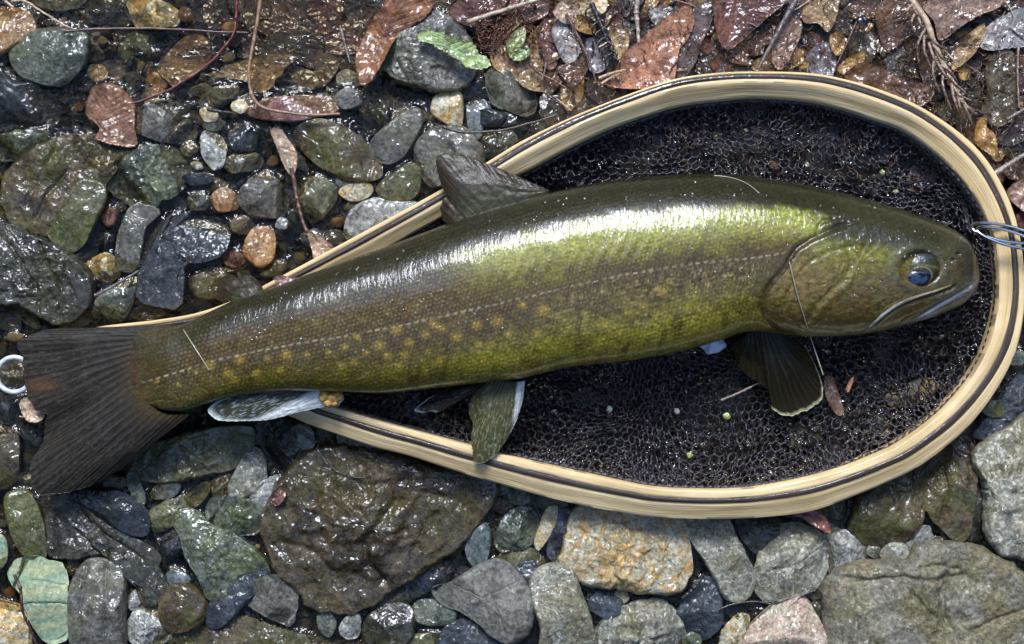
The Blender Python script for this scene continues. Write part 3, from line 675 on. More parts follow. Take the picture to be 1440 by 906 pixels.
seg = np.r_[0, np.cumsum(np.hypot(*np.diff((RIMF[:, :2] + RIMF[:, 2:4]) / 2, axis=0).T))]
def rim_strip(name, a_idx, mat, parent, proud=0.0, label=None):
    n = len(RIMF); na = 9
    fa = [np.zeros(n), RIMF[:, 4], RIMF[:, 5]][a_idx]; fb = [RIMF[:, 4], RIMF[:, 5], np.ones(n)][a_idx]
    t = np.linspace(0, 1, na)
    fr = fa[:, None] + (fb - fa)[:, None] * t[None]
    X = RIMF[:, 0:1] + (RIMF[:, 2:3] - RIMF[:, 0:1]) * fr
    Y = RIMF[:, 1:2] + (RIMF[:, 3:4] - RIMF[:, 1:2]) * fr
    zo, zi = RIMF[:, 6:7], RIMF[:, 7:8]
    # the rim is a bent bow: a flat crown with one cheek falling away
    hi = np.maximum(zo, zi); lo = np.minimum(zo, zi); up = (zo < zi)
    q = np.where(up, 1 - fr, fr)                     # 0 at the high edge, 1 at the low edge
    Z = hi - (hi - lo) * .55 * sstep(q, .30, 1.08) ** .9
    wdt = (fb - fa)[:, None] * np.hypot(RIMF[:, 2:3] - RIMF[:, 0:1], RIMF[:, 3:4] - RIMF[:, 1:2])
    ed = np.minimum(t, 1 - t)[None] * wdt            # px from the nearest arris
    Z = Z - .0007 * np.exp(-ed / 1.2) + proud
    nn = n2(seg[:, None] / 60 + 0 * fr, fr * 9 + a_idx * 7, 1.0, 3)
    Z = Z + .00035 * nn
    top = Wn(X.ravel(), Y.ravel(), Z.ravel())
    bot = top.reshape(n, na, 3)[:, [0, -1]].copy(); bot[:, :, 2] = (lo - .012)[:, :]
    V = np.concatenate([top.reshape(n, na, 3), bot[:, ::-1]], 1)
    m_ = V.shape[1]; V = V.reshape(-1, 3)
    F = grid_faces(n, m_, True)
    caps = [np.array([list(range(m_))]), np.array([list(range((n - 1) * m_, n * m_))[::-1]])]
    me = mesh_from(name, V, [F] + caps)
    uv = me.uv_layers.new(name='UVMap')
    vi = np.zeros(len(me.loops), np.int32); me.loops.foreach_get('vertex_index', vi)
    U = np.stack([np.repeat(seg * S, m_), np.tile(np.r_[t * .008, .010, .012], n) + a_idx * .05], -1)
    uv.data.foreach_set('uv', U[vi].astype(np.float32).ravel())
    me.set_sharp_from_angle(angle=math.radians(50)) if hasattr(me, 'set_sharp_from_angle') else None
    o = link(name, me, mat, parent)
    if label: o['label'] = label
    return o, V
net = empty('landing_net', (0, 0, 0))
tag(net, 'wooden landing net with laminated teardrop rim and black mesh bag under the fish', 'landing net')
_, Va = rim_strip('wood_strip', 0, M['bamboo'], net, 0, 'pale outer strip of the rim')
rim_strip('dark_strip', 1, M['walnut'], net, .0004)
rim_strip('wood_strip', 2, M['bamboo'], net, 0, 'pale inner strip of the rim')
# handle that runs on under the tail fin
hx = np.array([(140, 500, 27, .013), (110, 505, 25, .013), (80, 512, 22, .012), (55, 520, 17, .011), (42, 524, 12, .011)], float)
hp = catmull(hx, 6)
m_ = tube_mesh('handle', Wn(hp[:, 0], hp[:, 1], hp[:, 3]), hp[:, 2] * S, 20, .55)
uvl = m_.uv_layers.new(name='UVMap')
link('handle', m_, M['bamboo'], net)

mm = NT('chrome_wire'); mm.pbsdf((.62, .63, .65), .18, None, 0, Metallic=1.0); M['metal'] = mm.m
mm = NT('white_coated_ring'); v_ = mm.objvec(False)
mm.pbsdf(mm.mix(mm.ramp(mm.noise(v_, 300, 4), .4, .7), (.42, .45, .45), (.62, .65, .64)), .3, mm.bump(mm.noise(v_, 500, 4), .0005), .6); M['ring'] = mm.m
def ring_path(cx, cy, rx, ry, rot, z, n=48, zt=0):
    a = np.linspace(0, 2 * np.pi, n + 1); c, s = math.cos(rot), math.sin(rot)
    x = rx * np.cos(a); y = ry * np.sin(a)
    return Wn(cx + x * c - y * s, cy + x * s + y * c, z + zt * np.sin(a))
link('handle_ring', tube_mesh('handle_ring', ring_path(20, 527, 24.5, 24.5, 0, .012), 3.6 * S, 12), M['ring'], net)
for (cx, cy, rx, ry, rt, z, zt) in [(1412, 328, 47, 11, .20, .036, .004), (1418, 335, 46, 10, .28, .038, .003)]:
    link('wire_loop', tube_mesh('wire_loop', ring_path(cx, cy, rx, ry, rt, z, 60, zt), 2.1 * S, 8), M['metal'], net)

INNER = RIMF[:, 2:4]
ip = INNER[(INNER[:, 0] > 330)]
inner_poly = resample(np.vstack([ip, ip[:1]]), 220)
def in_poly(X, Y, poly):
    ins = np.zeros(X.shape, bool); x0, y0 = poly[-1]
    for x1, y1 in poly:
        c = ((y1 > Y) != (y0 > Y)) & (X < (x0 - x1) * (Y - y1) / (y0 - y1 + 1e-12) + x1)
        ins ^= c; x0, y0 = x1, y1
    return ins
# distance from the rim, on a coarse grid, then looked up bilinearly
gx = np.arange(300, 1450, 6.0); gy = np.arange(90, 720, 6.0)
GX, GY = np.meshgrid(gx, gy)
GD, _, _ = seg_dist(GX, GY, [tuple(p) for p in inner_poly[::2]])
def lookup(Gd, X, Y):
    fx = np.clip((X - gx[0]) / 6, 0, len(gx) - 1.001); fy = np.clip((Y - gy[0]) / 6, 0, len(gy) - 1.001)
    ix, iy = fx.astype(int), fy.astype(int); ax, ay = fx - ix, fy - iy
    return Gd[iy, ix] * (1 - ax) * (1 - ay) + Gd[iy, ix + 1] * ax * (1 - ay) + Gd[iy + 1, ix] * (1 - ax) * ay + Gd[iy + 1, ix + 1] * ax * ay
def net_z(X, Y, layer=0):
    d = lookup(GD, X, Y)
    z = .0185 - .0125 * (1 - np.exp(-d / 38.0))
    fold = fbm(np.stack([X / 95 + .5 * Y / 95, Y / 42 - .2 * X / 60, np.full(X.shape, 1.7)], -1), 2, .4, True)
    z = z + .0190 * (fold - .25) * sstep(d, 0, 50) + .0003 * n2(X / 18, Y / 18, layer, 2) * sstep(d, 4, 30)
    return np.maximum(z, .0055) - .0018 * layer
mm = NT('black_rubber_mesh'); v_ = mm.objvec(False)
mm.pbsdf(mm.mix(mm.ramp(mm.noise(v_, 200, 4), .4, .7), (.016, .012, .016), (.045, .034, .042)), .3,
         mm.bump(mm.noise(v_, 900, 3, .6), .0008), 1.0, .10, mm.bump(mm.noise(v_, 1500, 3, .6), .0005), spec=.5); M['mesh'] = mm.m
def hex_net(layer, p, ang, seed, r, hole=9.0):
    """strands of a hexagonal mesh draped over the streambed inside the rim"""
    c, s = math.cos(ang), math.sin(ang); dx = p; dy = p * math.sqrt(3) / 2
    hexv = [(math.cos(a) * p / math.sqrt(3), math.sin(a) * p / math.sqrt(3)) for a in (math.pi / 6, math.pi / 2, 5 * math.pi / 6, 7 * math.pi / 6)]
    I, J = np.meshgrid(np.arange(-130, 130), np.arange(-130, 130)); I = I.ravel(); J = J.ravel()
    cx = dx * (I + .5 * (J % 2)); cy = dy * J
    A = []; B = []
    for k in range(3):
        A.append(np.stack([cx + hexv[k][0], cy + hexv[k][1]], -1)); B.append(np.stack([cx + hexv[k + 1][0], cy + hexv[k + 1][1]], -1))
    A = np.concatenate(A); B = np.concatenate(B)
    def mp(Q):
        X = 900 + Q[:, 0] * c - Q[:, 1] * s; Y = 400 + Q[:, 0] * s + Q[:, 1] * c
        wx = n2(X / 130, Y / 130, seed, 1) * 34 + n2(X / 60, Y / 60, seed + 1, 1) * 1.5
        wy = n2(X / 130, Y / 130, seed + 5, 1) * 34 + n2(X / 60, Y / 60, seed + 9, 1) * 1.5
        return X + wx, Y + wy
    ax, ay = mp(A); bx, by = mp(B)
    ok = in_poly(ax, ay, inner_poly) & in_poly(bx, by, inner_poly) & (n2(ax / 90, ay / 90, 33.0, 3) + .5 * np.exp(-(((ax - 1300) / 45) ** 2 + ((ay - 545) / 30) ** 2)) < hole)
    ax, ay, bx, by = ax[ok], ay[ok], bx[ok], by[ok]
    Pa = Wn(ax, ay, 0); Pb = Wn(bx, by, 0)
    za = net_z(ax, ay, layer); zb = net_z(bx, by, layer)
    Pa = np.stack([*(Wn(ax, ay, za).T[:2]), za], -1); Pb = np.stack([*(Wn(bx, by, zb).T[:2]), zb], -1)
    T = Pb - Pa; T /= np.linalg.norm(T, axis=1)[:, None] + 1e-9
    Sd = np.cross(T, [0, 0, 1.0]); Sd /= np.linalg.norm(Sd, axis=1)[:, None] + 1e-9; U = np.cross(Sd, T)
    rr = r * (1 + .15 * np.random.default_rng(int(seed * 10)).uniform(-1, 1, len(Pa)))[:, None]
    V = []
    for Pt, e in ((Pa, 1.25), ((Pa + Pb) / 2 - [0, 0, .0002], .8), (Pb, 1.25)):
        for a in (0.5, math.pi - .5, -math.pi / 2): V.append(Pt + e * rr * (math.cos(a) * Sd + math.sin(a) * U))
    V = np.stack(V, 1).reshape(-1, 3); n = len(Pa); b = np.arange(n)[:, None, None] * 9
    f = np.array([[i * 3 + j, i * 3 + (j + 1) % 3, (i + 1) * 3 + (j + 1) % 3, (i + 1) * 3 + j] for i in range(2) for j in range(3)])
    return V, (b + f[None]).reshape(-1, 4)
V0, F0 = hex_net(0, 12.2, .12, 3, 1.3 * S); V1, F1 = hex_net(1, 12.2, .30, 3.6, .9 * S, -.22)
V2, F2 = hex_net(4, 7.6, .5, 7.3, 1.9 * S, .22)  # dense bag bottom layer, added to turn the mesh holes dark
me = mesh_from('mesh_bag', np.vstack([V0, V1, V2]), np.vstack([F0, F1 + len(V0), F2 + len(V0) + len(V1)]))
tag(link('mesh_bag', me, M['mesh'], net), kind='stuff')
bag_V = V0
# lashing cord along the inner edge
keep = RIMF[(RIMF[:, 2] > 360)]
lx = keep[:, 2] + (keep[:, 2] - keep[:, 0]) * .10; ly = keep[:, 3] + (keep[:, 3] - keep[:, 1]) * .10
pp = resample(np.stack([lx, ly, np.minimum(keep[:, 6], keep[:, 7]).clip(.017, .022)], -1), 1500)
w = n2(np.arange(1500) / 7.0, np.zeros(1500), 2.0, 3)
pz = pp[:, 2] + .0006 * w
R_ = (3.0 + 1.6 * w + 1.0 * np.sin(np.arange(1500) * .9)) * S
me = tube_mesh('lashing_cord', Wn(pp[:, 0] + 2 * w, pp[:, 1] + 2 * np.roll(w, 40), pz), np.maximum(R_, .0006), 7)
link('lashing_cord', me, M['mesh'], net)
# films of water held in the cells of the mesh
def water_films(n, seed):
    r2 = np.random.default_rng(seed); X = r2.uniform(500, 1400, n * 3); Y = r2.uniform(130, 690, n * 3)
    ok = in_poly(X, Y, inner_poly) & (n2(X / 60, Y / 60, 9.0, 3) > -.12); X, Y = X[ok][:n], Y[ok][:n]; n = len(X)
    z = net_z(X, Y) - .0003; R = r2.uniform(1.2, 4.2, n) * S
    C = Wn(X, Y, z); tl = r2.normal(0, .36, (n, 2)); tl[:, 1] += .10; N = np.stack([tl[:, 0], tl[:, 1], np.ones(n)], -1); N /= np.linalg.norm(N, axis=1)[:, None]
    A = np.cross(N, [1.0, 0, 0]); A /= np.linalg.norm(A, axis=1)[:, None]; B = np.cross(N, A)
    a = np.linspace(0, 2 * np.pi, 8, endpoint=False)
    rim = C[:, None] + R[:, None, None] * (np.cos(a)[None, :, None] * A[:, None] + np.sin(a)[None, :, None] * B[:, None])
    top = (C + N * R[:, None] * .10)[:, None]; bot = (C - N * R[:, None] * .10)[:, None]
    V = np.concatenate([rim, top, bot], 1).reshape(-1, 3); b = np.arange(n)[:, None, None] * 10; k = np.arange(8); k2 = (k + 1) % 8
    f = np.concatenate([np.stack([k, k2, k * 0 + 8], -1), np.stack([k2, k, k * 0 + 9], -1)])
    m = NT('water_film'); fr = m.n('ShaderNodeFresnel'); fr.inputs['IOR'].default_value = 1.5
    tr = m.n('ShaderNodeBsdfTransparent'); gl = m.n('ShaderNodeBsdfGlossy'); gl.inputs['Roughness'].default_value = .04
    mx = m.n('ShaderNodeMixShader'); m.l(fr.outputs[0], mx.inputs[0]); m.l(tr.outputs[0], mx.inputs[1]); m.l(gl.outputs[0], mx.inputs[2]); m.l(mx.outputs[0], m.out.inputs['Surface'])
    tag(link('water_film', mesh_from('water_film', V, (b + f[None]).reshape(-1, 3)), m.m, net), kind='stuff')
water_films(6500, 31)
# ------------------------------------------------------------------ the fish
UPX = P('160,484 190,466 230,461 260,455 300,436 340,418 385,404 430,387 500,362 560,341 620,318 680,297 740,280 790,267 850,256 920,248 1000,245 1060,249 1130,260 1200,276 1270,296 1320,314 1345,326 1360,338 1370,353 1375,370 1377,388')
LOX = P('160,548 180,558 205,568 232,577 257,578 281,571 300,565 340,556 400,551 470,551 540,553 620,545 700,536 740,531 800,517 880,508 950,496 1010,480 1050,467 1090,469 1130,474 1180,473 1230,468 1270,458 1310,447 1345,433 1360,423 1371,410 1376,398 1377,388')
UPc = catmull(UPX, 10); LOc = catmull(LOX, 10)
xs = np.concatenate([np.linspace(160, 1350, 960)[:-1], 1377 - 27 * (np.cos(np.linspace(0, np.pi / 2, 60)))[::1]])
xs[-1] = 1376.9
fu = np.interp(xs, UPc[:, 0], UPc[:, 1]); fl = np.interp(xs, LOc[:, 0], LOc[:, 1])
fu[-1] = fl[-1] = 388
fA = (fl - fu) / 2; fC = (fl + fu) / 2
def fz(x):
    return np.interp(x, [160, 300, 420, 700, 1000, 1250, 1377], [.030, .0385, .041, .042, .041, .038, .034])
def fB(x):
    return np.interp(x, [160, 175, 190, 212, 240, 300, 420, 600, 800, 1000, 1150, 1270, 1330, 1360, 1377], [.0004, .0016, .0034, .0062, .0098, .0135, .0190, .0255, .0305, .0320, .0310, .0260, .0190, .0120, .0015])
def body_point(x, th):
    """x station, th 0 at the back edge, pi/2 at the side turned up, pi at the belly edge"""
    A = np.interp(x, xs, fA); C = np.interp(x, xs, fC)
    c, s = np.cos(th), np.sin(th)
    yy = C - A * np.sign(c) * np.abs(c) ** .96
    zz = fz(x) + fB(x) * np.sign(s) * np.abs(s) ** .92
    return yy, zz
gill = P('1190,319 1165,328 1141,339 1122,352 1112,366 1106,379 1091,395 1079,412 1073,432 1079,450 1094,462 1118,470')
gilltop = P('1150,326 1152,316 1158,311 1170,308')
preop = P('1192,345 1198,372 1188,392 1166,412 1146,432 1138,450')
subop = P('1205,345 1170,352 1138,368 1118,392 1104,420 1106,444 1130,462 1180,466 1225,456')
maxil = P('1222,459 1234,449 1246,439 1265,427 1292,416 1315,409 1336,402')
lips = P('1271,452 1300,438 1332,421 1352,410 1373,396')
EYE = (1294.0, 378.0)
def displace(X, Y):
    d, s, _ = seg_dist(X, Y, gill); sd = -d * s                      # positive on the head side
    inside = (Y < 474)
    z = .0010 * sstep(sd, -2.5, 4.5) * np.exp(-np.maximum(sd, 0) / 55) * inside
    z = z - .0010 * np.exp(-((sd + 3) / 4.0) ** 2) * (d < 25)
    d2, s2, _ = seg_dist(X, Y, preop); z = z - .0008 * np.exp(-(d2 / 4.5) ** 2) + .0006 * np.exp(-((d2 * s2 + 8) / 6) ** 2) * (d2 < 30)
    d6, s6, _ = seg_dist(X, Y, subop); z = z - .0005 * np.exp(-(d6 / 3) ** 2) + .0003 * np.exp(-((d6 * s6 - 6) / 5) ** 2) * (d6 < 20)
    d3, s3, _ = seg_dist(X, Y, gilltop); z = z - .0008 * np.exp(-(d3 / 3.0) ** 2)
    d4, s4, _ = seg_dist(X, Y, maxil); z = z - .0016 * np.exp(-((d4 * s4 - 4) / 3.2) ** 2) * (d4 < 20) + .0006 * np.exp(-(d4 / 4) ** 2)
    d5, s5, _ = seg_dist(X, Y, lips); z = z - .0018 * np.exp(-(d5 / 3.4) ** 2)
    re = np.hypot((X - EYE[0]) / 1.18, Y - EYE[1])
    z = z + .0005 * np.exp(-((re - 31) / 5.5) ** 2) - .0030 * sstep(re, 28, 18)
    for (nx, ny) in ((1348, 358), (1340, 366)): z = z - .0022 * np.exp(-(((X - nx) / 3.0) ** 2 + ((Y - ny) / 2.6) ** 2))
    for fx, fy in ((1205, 372), (1175, 395)):                         # bone rays of the gill cover
        a = np.arctan2(Y - fy, X - fx)
        z = z + .00022 * np.sin(a * 17) * np.exp(-np.hypot(X - fx, Y - fy) / 34) * (X < 1240)
    yl = np.interp(X, LATX, LATY)
    z = z + .00035 * sstep(X, 820, 900) * sstep(X, 1090, 1040) * np.exp(-((Y - yl - 22) / 16) ** 2) * np.sin(X / 3.6 + 5 * n2(X / 16, Y / 12, 2, 2))
    z = z + .00020 * sstep(X, 640, 760) * sstep(X, 960, 900) * np.exp(-((Y - yl + 30) / 18) ** 2) * np.sin((X + .5 * Y) / 2.9)
    z = z + .0004 * n2(X / 60, Y / 40, 4.4, 2) * sstep(X, 1100, 1000)
    z = z + .00030 * n2(X / 9, Y / 7, 8.4, 3) * sstep(X, 1060, 1110)
    return z
LAT = P('180,545 191,541 222,532 265,519 286,511 320,503 366,493 437,480 481,474 507,468 560,459 606,449 680,432 794,405 876,387 971,371 1060,363 1075,361 1106,355')
LATX = [p[0] for p in LAT]; LATY = [p[1] for p in LAT]
SPOTS = P('420,440 455,425 530,415 575,400 610,455 640,500 690,485 700,420 560,515 480,515 360,525 330,535 395,520 545,500 740,490 785,445 870,470 905,430 975,455 680,505 ' + '276,523 295,514 321,525 337,506 376,505 403,499 431,499 462,495 485,488 503,474 534,486 512,449 558,464 515,497 498,510 445,453 417,462 349,475 466,443 302,484 598,471 621,462 642,473 670,457 699,452 575,481 569,499 602,495 673,484 585,433 764,436 756,468 619,508 221,537 250,541 650,440 735,430 545,440 620,420 715,470 800,460 850,455 930,408 880,440 820,440')
nth = 300
th = np.concatenate([np.linspace(-.35, np.pi + .35, 250), np.linspace(np.pi + .35, 2 * np.pi - .35, 50)[1:-1]])
TX = np.repeat(xs[:, None], len(th), 1); TH = np.repeat(th[None], len(xs), 0)
YY, ZZ = body_point(TX, TH)
K0 = S * (H - fz(TX)) / H
BX = (TX - 720) * K0; BY = (453 - YY) * K0
def seen(x, y, z):
    k = S * (H - z) / H
    return 720 + x / k, 453 - y / k
SX, SY = seen(BX, BY, ZZ)
upm = sstep(np.sin(TH), .02, .25)
ZZ = ZZ + displace(SX, SY) * upm * sstep(TX, 1374, 1352)
SX, SY = seen(BX, BY, ZZ)
T_ = np.clip((1 - np.cos(np.clip(TH, 0, np.pi))) / 2, 0, 1); T_ = np.where(TH > np.pi, 1.0, T_); T_ = np.where(TH > 1.5 * np.pi, 0.0, T_)
tt = np.clip((SY - np.interp(SX, UPc[:, 0], UPc[:, 1])) / np.maximum(np.interp(SX, LOc[:, 0], LOc[:, 1]) - np.interp(SX, UPc[:, 0], UPc[:, 1]), 4), 0, 1)
def fish_colour(X, Y, t):
    nA = n2(X / 45, Y / 30, 1.1, 4); nB = n2(X / 9, Y / 6, 2.2, 4); nC = n2(X / 3.2, Y / 2.6, 3.3, 2)
    c = np.zeros(X.shape + (3,)) + [.022, .019, .007]
    c = mixc(c, [.062, .038, .009], sstep(t + .05 * nA, .22, .42))
    belly = [.200, .170, .018]
    c = mixc(c, belly, sstep(t + .08 * nA, .66, .92) * (.45 + .55 * sstep(X, 480, 760)))
    c = mixc(c, [.055, .045, .020], sstep(X, 330, 230) * .8)
    # bright green yellow flank
    yl = np.interp(X, LATX, LATY)
    top = np.interp(X, UPc[:, 0], UPc[:, 1])
    v = (Y - top) / np.maximum(yl - top, 5)                           # 0 back, 1 lateral line
    g = sstep(X + 90 * (.75 - v), 625, 740) * sstep(X, 1180, 1130) * sstep(v + .12 * nA, .30, .46) * sstep(v + .35 * nB + .2 * nA, 1.02, .50)
    c = mixc(c, [.27, .265, .024], np.clip(g * (.85 + .7 * nB + .5 * nC), 0, 1))
    g2 = sstep(X, 700, 800) * sstep(X, 1120, 1060) * sstep(t + .1 * nB, .56, .66) * (.35 + .5 * nA + .5 * nB)
    c = mixc(c, [.25, .21, .025], np.clip(g2 * 1.2, 0, 1))
    g3 = sstep(X, 560, 760) * sstep(X, 1090, 1030) * sstep(t + .12 * nB, .76, .90)
    c = mixc(c, [.25, .215, .028], np.clip(g3 * (.80 + .6 * nB + .4 * nC), 0, 1))
    # band behind the lateral line, brown violet wrinkles
    wr = sstep(X, 700, 840) * sstep(X, 1120, 1070) * np.exp(-((Y - yl - 22) / 20) ** 2)
    c = mixc(c, [.085, .058, .018], np.clip(wr * .65, 0, 1))
    sq = np.abs(n2(X / 5.0, Y / 13.0, 6.6, 2))
    c = mixc(c, [.27, .21, .095], np.clip(wr * sstep(sq, .10, .02) * .75, 0, 1))
    mo = n2(X / 16 + Y / 90, Y / 44, 15.5, 3); c = mixc(c, [.046, .032, .010], np.clip(sstep(mo, .02, .40) * .60 * sstep(t, .30, .45), 0, 1))
    mo2 = n2(X / 34, Y / 24, 18.5, 4); c = mixc(c, [.085, .062, .014], np.clip(sstep(mo2, .0, .35) * .65 * sstep(t, .45, .6) * sstep(X, 1150, 1080), 0, 1))
    # pale scale dots
    a = -.30; u = (X * math.cos(a) + Y * math.sin(a)) / 6.4; w_ = (-X * math.sin(a) + Y * math.cos(a)) / 5.4
    u = u + .55 * n2(X / 12, Y / 12, 5, 3); w_ = w_ + .45 * n2(X / 12, Y / 12, 9, 3)
    j = np.round(w_); du = u + .5 * (j % 2); du = du - np.round(du); dw = w_ - j
    rd = np.hypot(du * 1.05, dw)
    hsh = noise3(np.stack([(np.round(u) * 7.13).ravel(), (j * 3.71).ravel(), np.zeros(u.size)], -1)).reshape(X.shape)
    dot = sstep(rd, .42, .18) * (.7 + .6 * hsh)
    wd = sstep(X, 210, 290) * sstep(X, 1000, 720) * sstep(t, .14, .30) * sstep(t, .88, .58)
    c = mixc(c, [.20, .15, .060], np.clip(dot * wd * .68 * (.7 + .8 * nA + .5 * nB), 0, 1))
    wd2 = sstep(X, 185, 260) * sstep(X, 1110, 1050) * (1 - wd)
    c = c * (1 + (dot * .9 - .28)[..., None] * wd2[..., None] * .8)
    c = c * (1 - .25 * (wd * sstep(rd, .40, .55))[..., None])
    for (sx, sy) in SPOTS:
        q_ = .36 + .62 * ((sx * 7.3 + sy * 3.1) % 1); r = np.hypot((X - sx) / 1.15, Y - sy) / q_; m = r < 18
        if not m.any(): continue
        col = [.50, .33, .04] if sy > np.interp(sx, LATX, LATY) - 2 else [.22, .20, .06]
        st = .85 * sstep(r + 7 * nB + 4 * nC, 12.5, 1.0) * (.85 if col[0] > .3 else .5)
        c = mixc(c, col, np.where(m, np.clip(st * (.40 + .55 * dot + .4 * nC), 0, 1), 0))
    # lateral line dashes
    dl = np.abs(Y - yl); ds = .5 + .5 * np.sin(X / 1.75)
    c = mixc(c, [.42, .38, .24], np.clip(sstep(dl + .8 * nB, 1.9, .4) * sstep(ds, .25, .6) * sstep(X, 185, 230) * sstep(X, 1108, 1095) * (.42 + .8 * nA), 0, 1))
    # faint net like strokes on the belly side
    st2 = np.abs(n2(X / 30 + Y / 60, Y / 3.2, 7.7, 2))
    c = mixc(c, [.30, .27, .10], np.clip(sstep(st2, .05, .0) * .5 * sstep(t, .62, .8) * sstep(X, 1100, 1050), 0, 1))
    # head
    hd_d, hd_s, _ = seg_dist(X, Y, gill); head = sstep(-hd_d * hd_s, -2, 3) * (X > 1060)
    head = np.maximum(head, sstep(X, 1150, 1200))
    hc = np.zeros(X.shape + (3,)) + [.105, .070, .018]
    hc = mixc(hc, [.052, .034, .012], np.clip(.5 + 1.1 * nA + .5 * nB, 0, 1))
    hc = mixc(hc, [.19, .125, .030], np.clip(np.exp(-(((X - 1130) / 50) ** 2 + ((Y - 400) / 34) ** 2)) * (.7 + nB), 0, 1))
    hc = mixc(hc, [.17, .17, .025], np.clip(np.exp(-((Y - 348 - (X - 1150) * .10 + 14 * nA) / 15) ** 2) * sstep(X, 1130, 1160) * sstep(X, 1300, 1230) * (.8 + nB), 0, 1))
    hc = mixc(hc, [.16, .145, .028], np.clip(.55 * sstep(nA + .6 * nB, .0, .30) + .5 * np.exp(-(((X - 1200) / 70) ** 2 + ((Y - 372) / 22) ** 2)), 0, 1) * .7)
    hc = mixc(hc, [.030, .028, .012], sstep(t + .06 * nA, .44, .24))
    sqh = np.abs(n2(X / 8, Y / 5, 12.6, 2)); hc = mixc(hc, [.27, .20, .08], np.clip(sstep(sqh, .05, 0) * .45 * sstep(t, .38, .5), 0, 1))
    hc = mixc(hc, [.060, .050, .026], sstep(X, 1310, 1350) * .8)
    hc = mixc(hc, [.028, .026, .020], sstep(X, 1335, 1368) * sstep(Y, 400, 380) * .8)
    dj, sj, _ = seg_dist(X, Y, lips); below = -dj * sj
    below = np.where(X > 1262, dj * np.sign(Y - np.interp(X, [p[0] for p in lips], [p[1] for p in lips])), -9)
    hc = mixc(hc, [.12, .12, .12], np.exp(-((below - 3) / 8) ** 2) * sstep(X, 1290, 1330))
    hc = mixc(hc, [.32, .36, .34], np.clip(np.exp(-((below - 12) / 7) ** 2) * sstep(X, 1262, 1280) * sstep(X, 1330, 1305), 0, 1))
    hc = mixc(hc, [.24, .21, .10], np.clip(sstep(t, .90, .97) * sstep(X, 1340, 1200) * .7, 0, 1))
    re = np.hypot((X - EYE[0]) / 1.18, Y - EYE[1])
    hc = mixc(hc, [.060, .060, .036], np.exp(-((re - 32) / 7) ** 2) * .6)
    hc = mixc(hc, [.015, .012, .006], np.exp(-(hd_d / 2.2) ** 2) * (X < 1150) * .5)
    c = mixc(c, hc, head)
    dg, sg, _ = seg_dist(X, Y, gill)
    c = mixc(c, [.012, .010, .004], np.exp(-((dg * sg - 3) / 4.2) ** 2) * (dg < 14) * .6)
    # fleshy reddish tail root, darker
    tr = np.exp(-(((X - 172) / 22) ** 2 + ((Y - 525) / 48) ** 2))
    c = mixc(c, [.075, .038, .018], np.clip(tr * (.8 + .7 * nB), 0, 1))
    c = mixc(c, [.034, .028, .020], sstep(X + 26 * nB + 20 * nA - .22 * np.abs(Y - 525), 205, 160))
    c = c * (1 + .42 * nB + .25 * nC)[..., None]
    return np.clip(c, .003, .9)
CB = fish_colour(SX, SY, tt)
nr, nc = TX.shape
V = np.stack([BX, BY, ZZ], -1).reshape(-1, 3)
me = mesh_from('body', V, [grid_faces(nr, nc, True)[:, ::-1], np.array([list(range(nc))])])
vcol(me, 'skin', CB.reshape(-1, 3))
m = NT('wet_fish_skin'); at = m.n('ShaderNodeAttribute'); at.attribute_name = 'skin'; v_ = m.objvec(False)
mp = m.n('ShaderNodeMapping'); m.l(v_, mp.inputs[0]); mp.inputs['Rotation'].default_value = (0, 0, -.28); mp.inputs['Scale'].default_value = (.75, 1.1, 1)
fine = m.noise(mp.outputs[0], 620, 5, .65, .4)
lum = m.ramp(fine, .3, .7, .72, 1.30); cx = m.n('ShaderNodeCombineXYZ')
for i in range(3): m.l(lum, cx.inputs[i])
col = m.mix(1.0, at.outputs['Color'], cx.outputs[0], 'MULTIPLY')
sc_ = m.voro(mp.outputs[0], 470)
n_b = m.bump(m.math('ADD', fine, m.math('MULTIPLY', sc_, .5)), .0003, 1.0)
mq = m.n('ShaderNodeMapping'); m.l(v_, mq.inputs[0]); mq.inputs['Rotation'].default_value = (0, 0, -.22); mq.inputs['Scale'].default_value = (1.0, .22, .3)
n_c = m.bump(m.math('ADD', m.noise(mq.outputs[0], 560, 3, .6, .3), m.math('MULTIPLY', m.noise(v_, 420, 3, .6), .08)), .00042, 1.0)
pb_ = m.pbsdf(col, .40, n_b, 1.0, .05, n_c, spec=.15); pb_.inputs['Coat IOR'].default_value = 1.42; M['skin'] = m.m
fish = empty('fish', W(780, 420, .004))
tag(fish, 'large olive green trout with yellow spots lying across the black net', 'fish')
def fpart(name, me, mat, parent=None):
    o = link(name, me, mat, parent or fish)
    if parent is None: o.location = tuple(-x for x in fish.location)
    return o
body = fpart('body', me, M['skin'])
def surf_z(X, Y):
    """height of the skin under a photo position"""
    X = np.atleast_1d(np.asarray(X, float)); Y = np.atleast_1d(np.asarray(Y, float)); z = fz(X) + fB(X) * .8
    for _ in range(6):
        kk = (H - z) / (H - fz(X)); px = 720 + (X - 720) * kk; py = 453 + (Y - 453) * kk
        A = np.interp(px, xs, fA); C = np.interp(px, xs, fC)
        c_ = np.clip((py - C) / A, -1, 1); c_ = np.sign(c_) * np.abs(c_) ** (1 / .96)
        z = fz(px) + fB(px) * np.sqrt(np.maximum(1 - c_ * c_, 0)) ** .92
    return z + displace(X, Y)
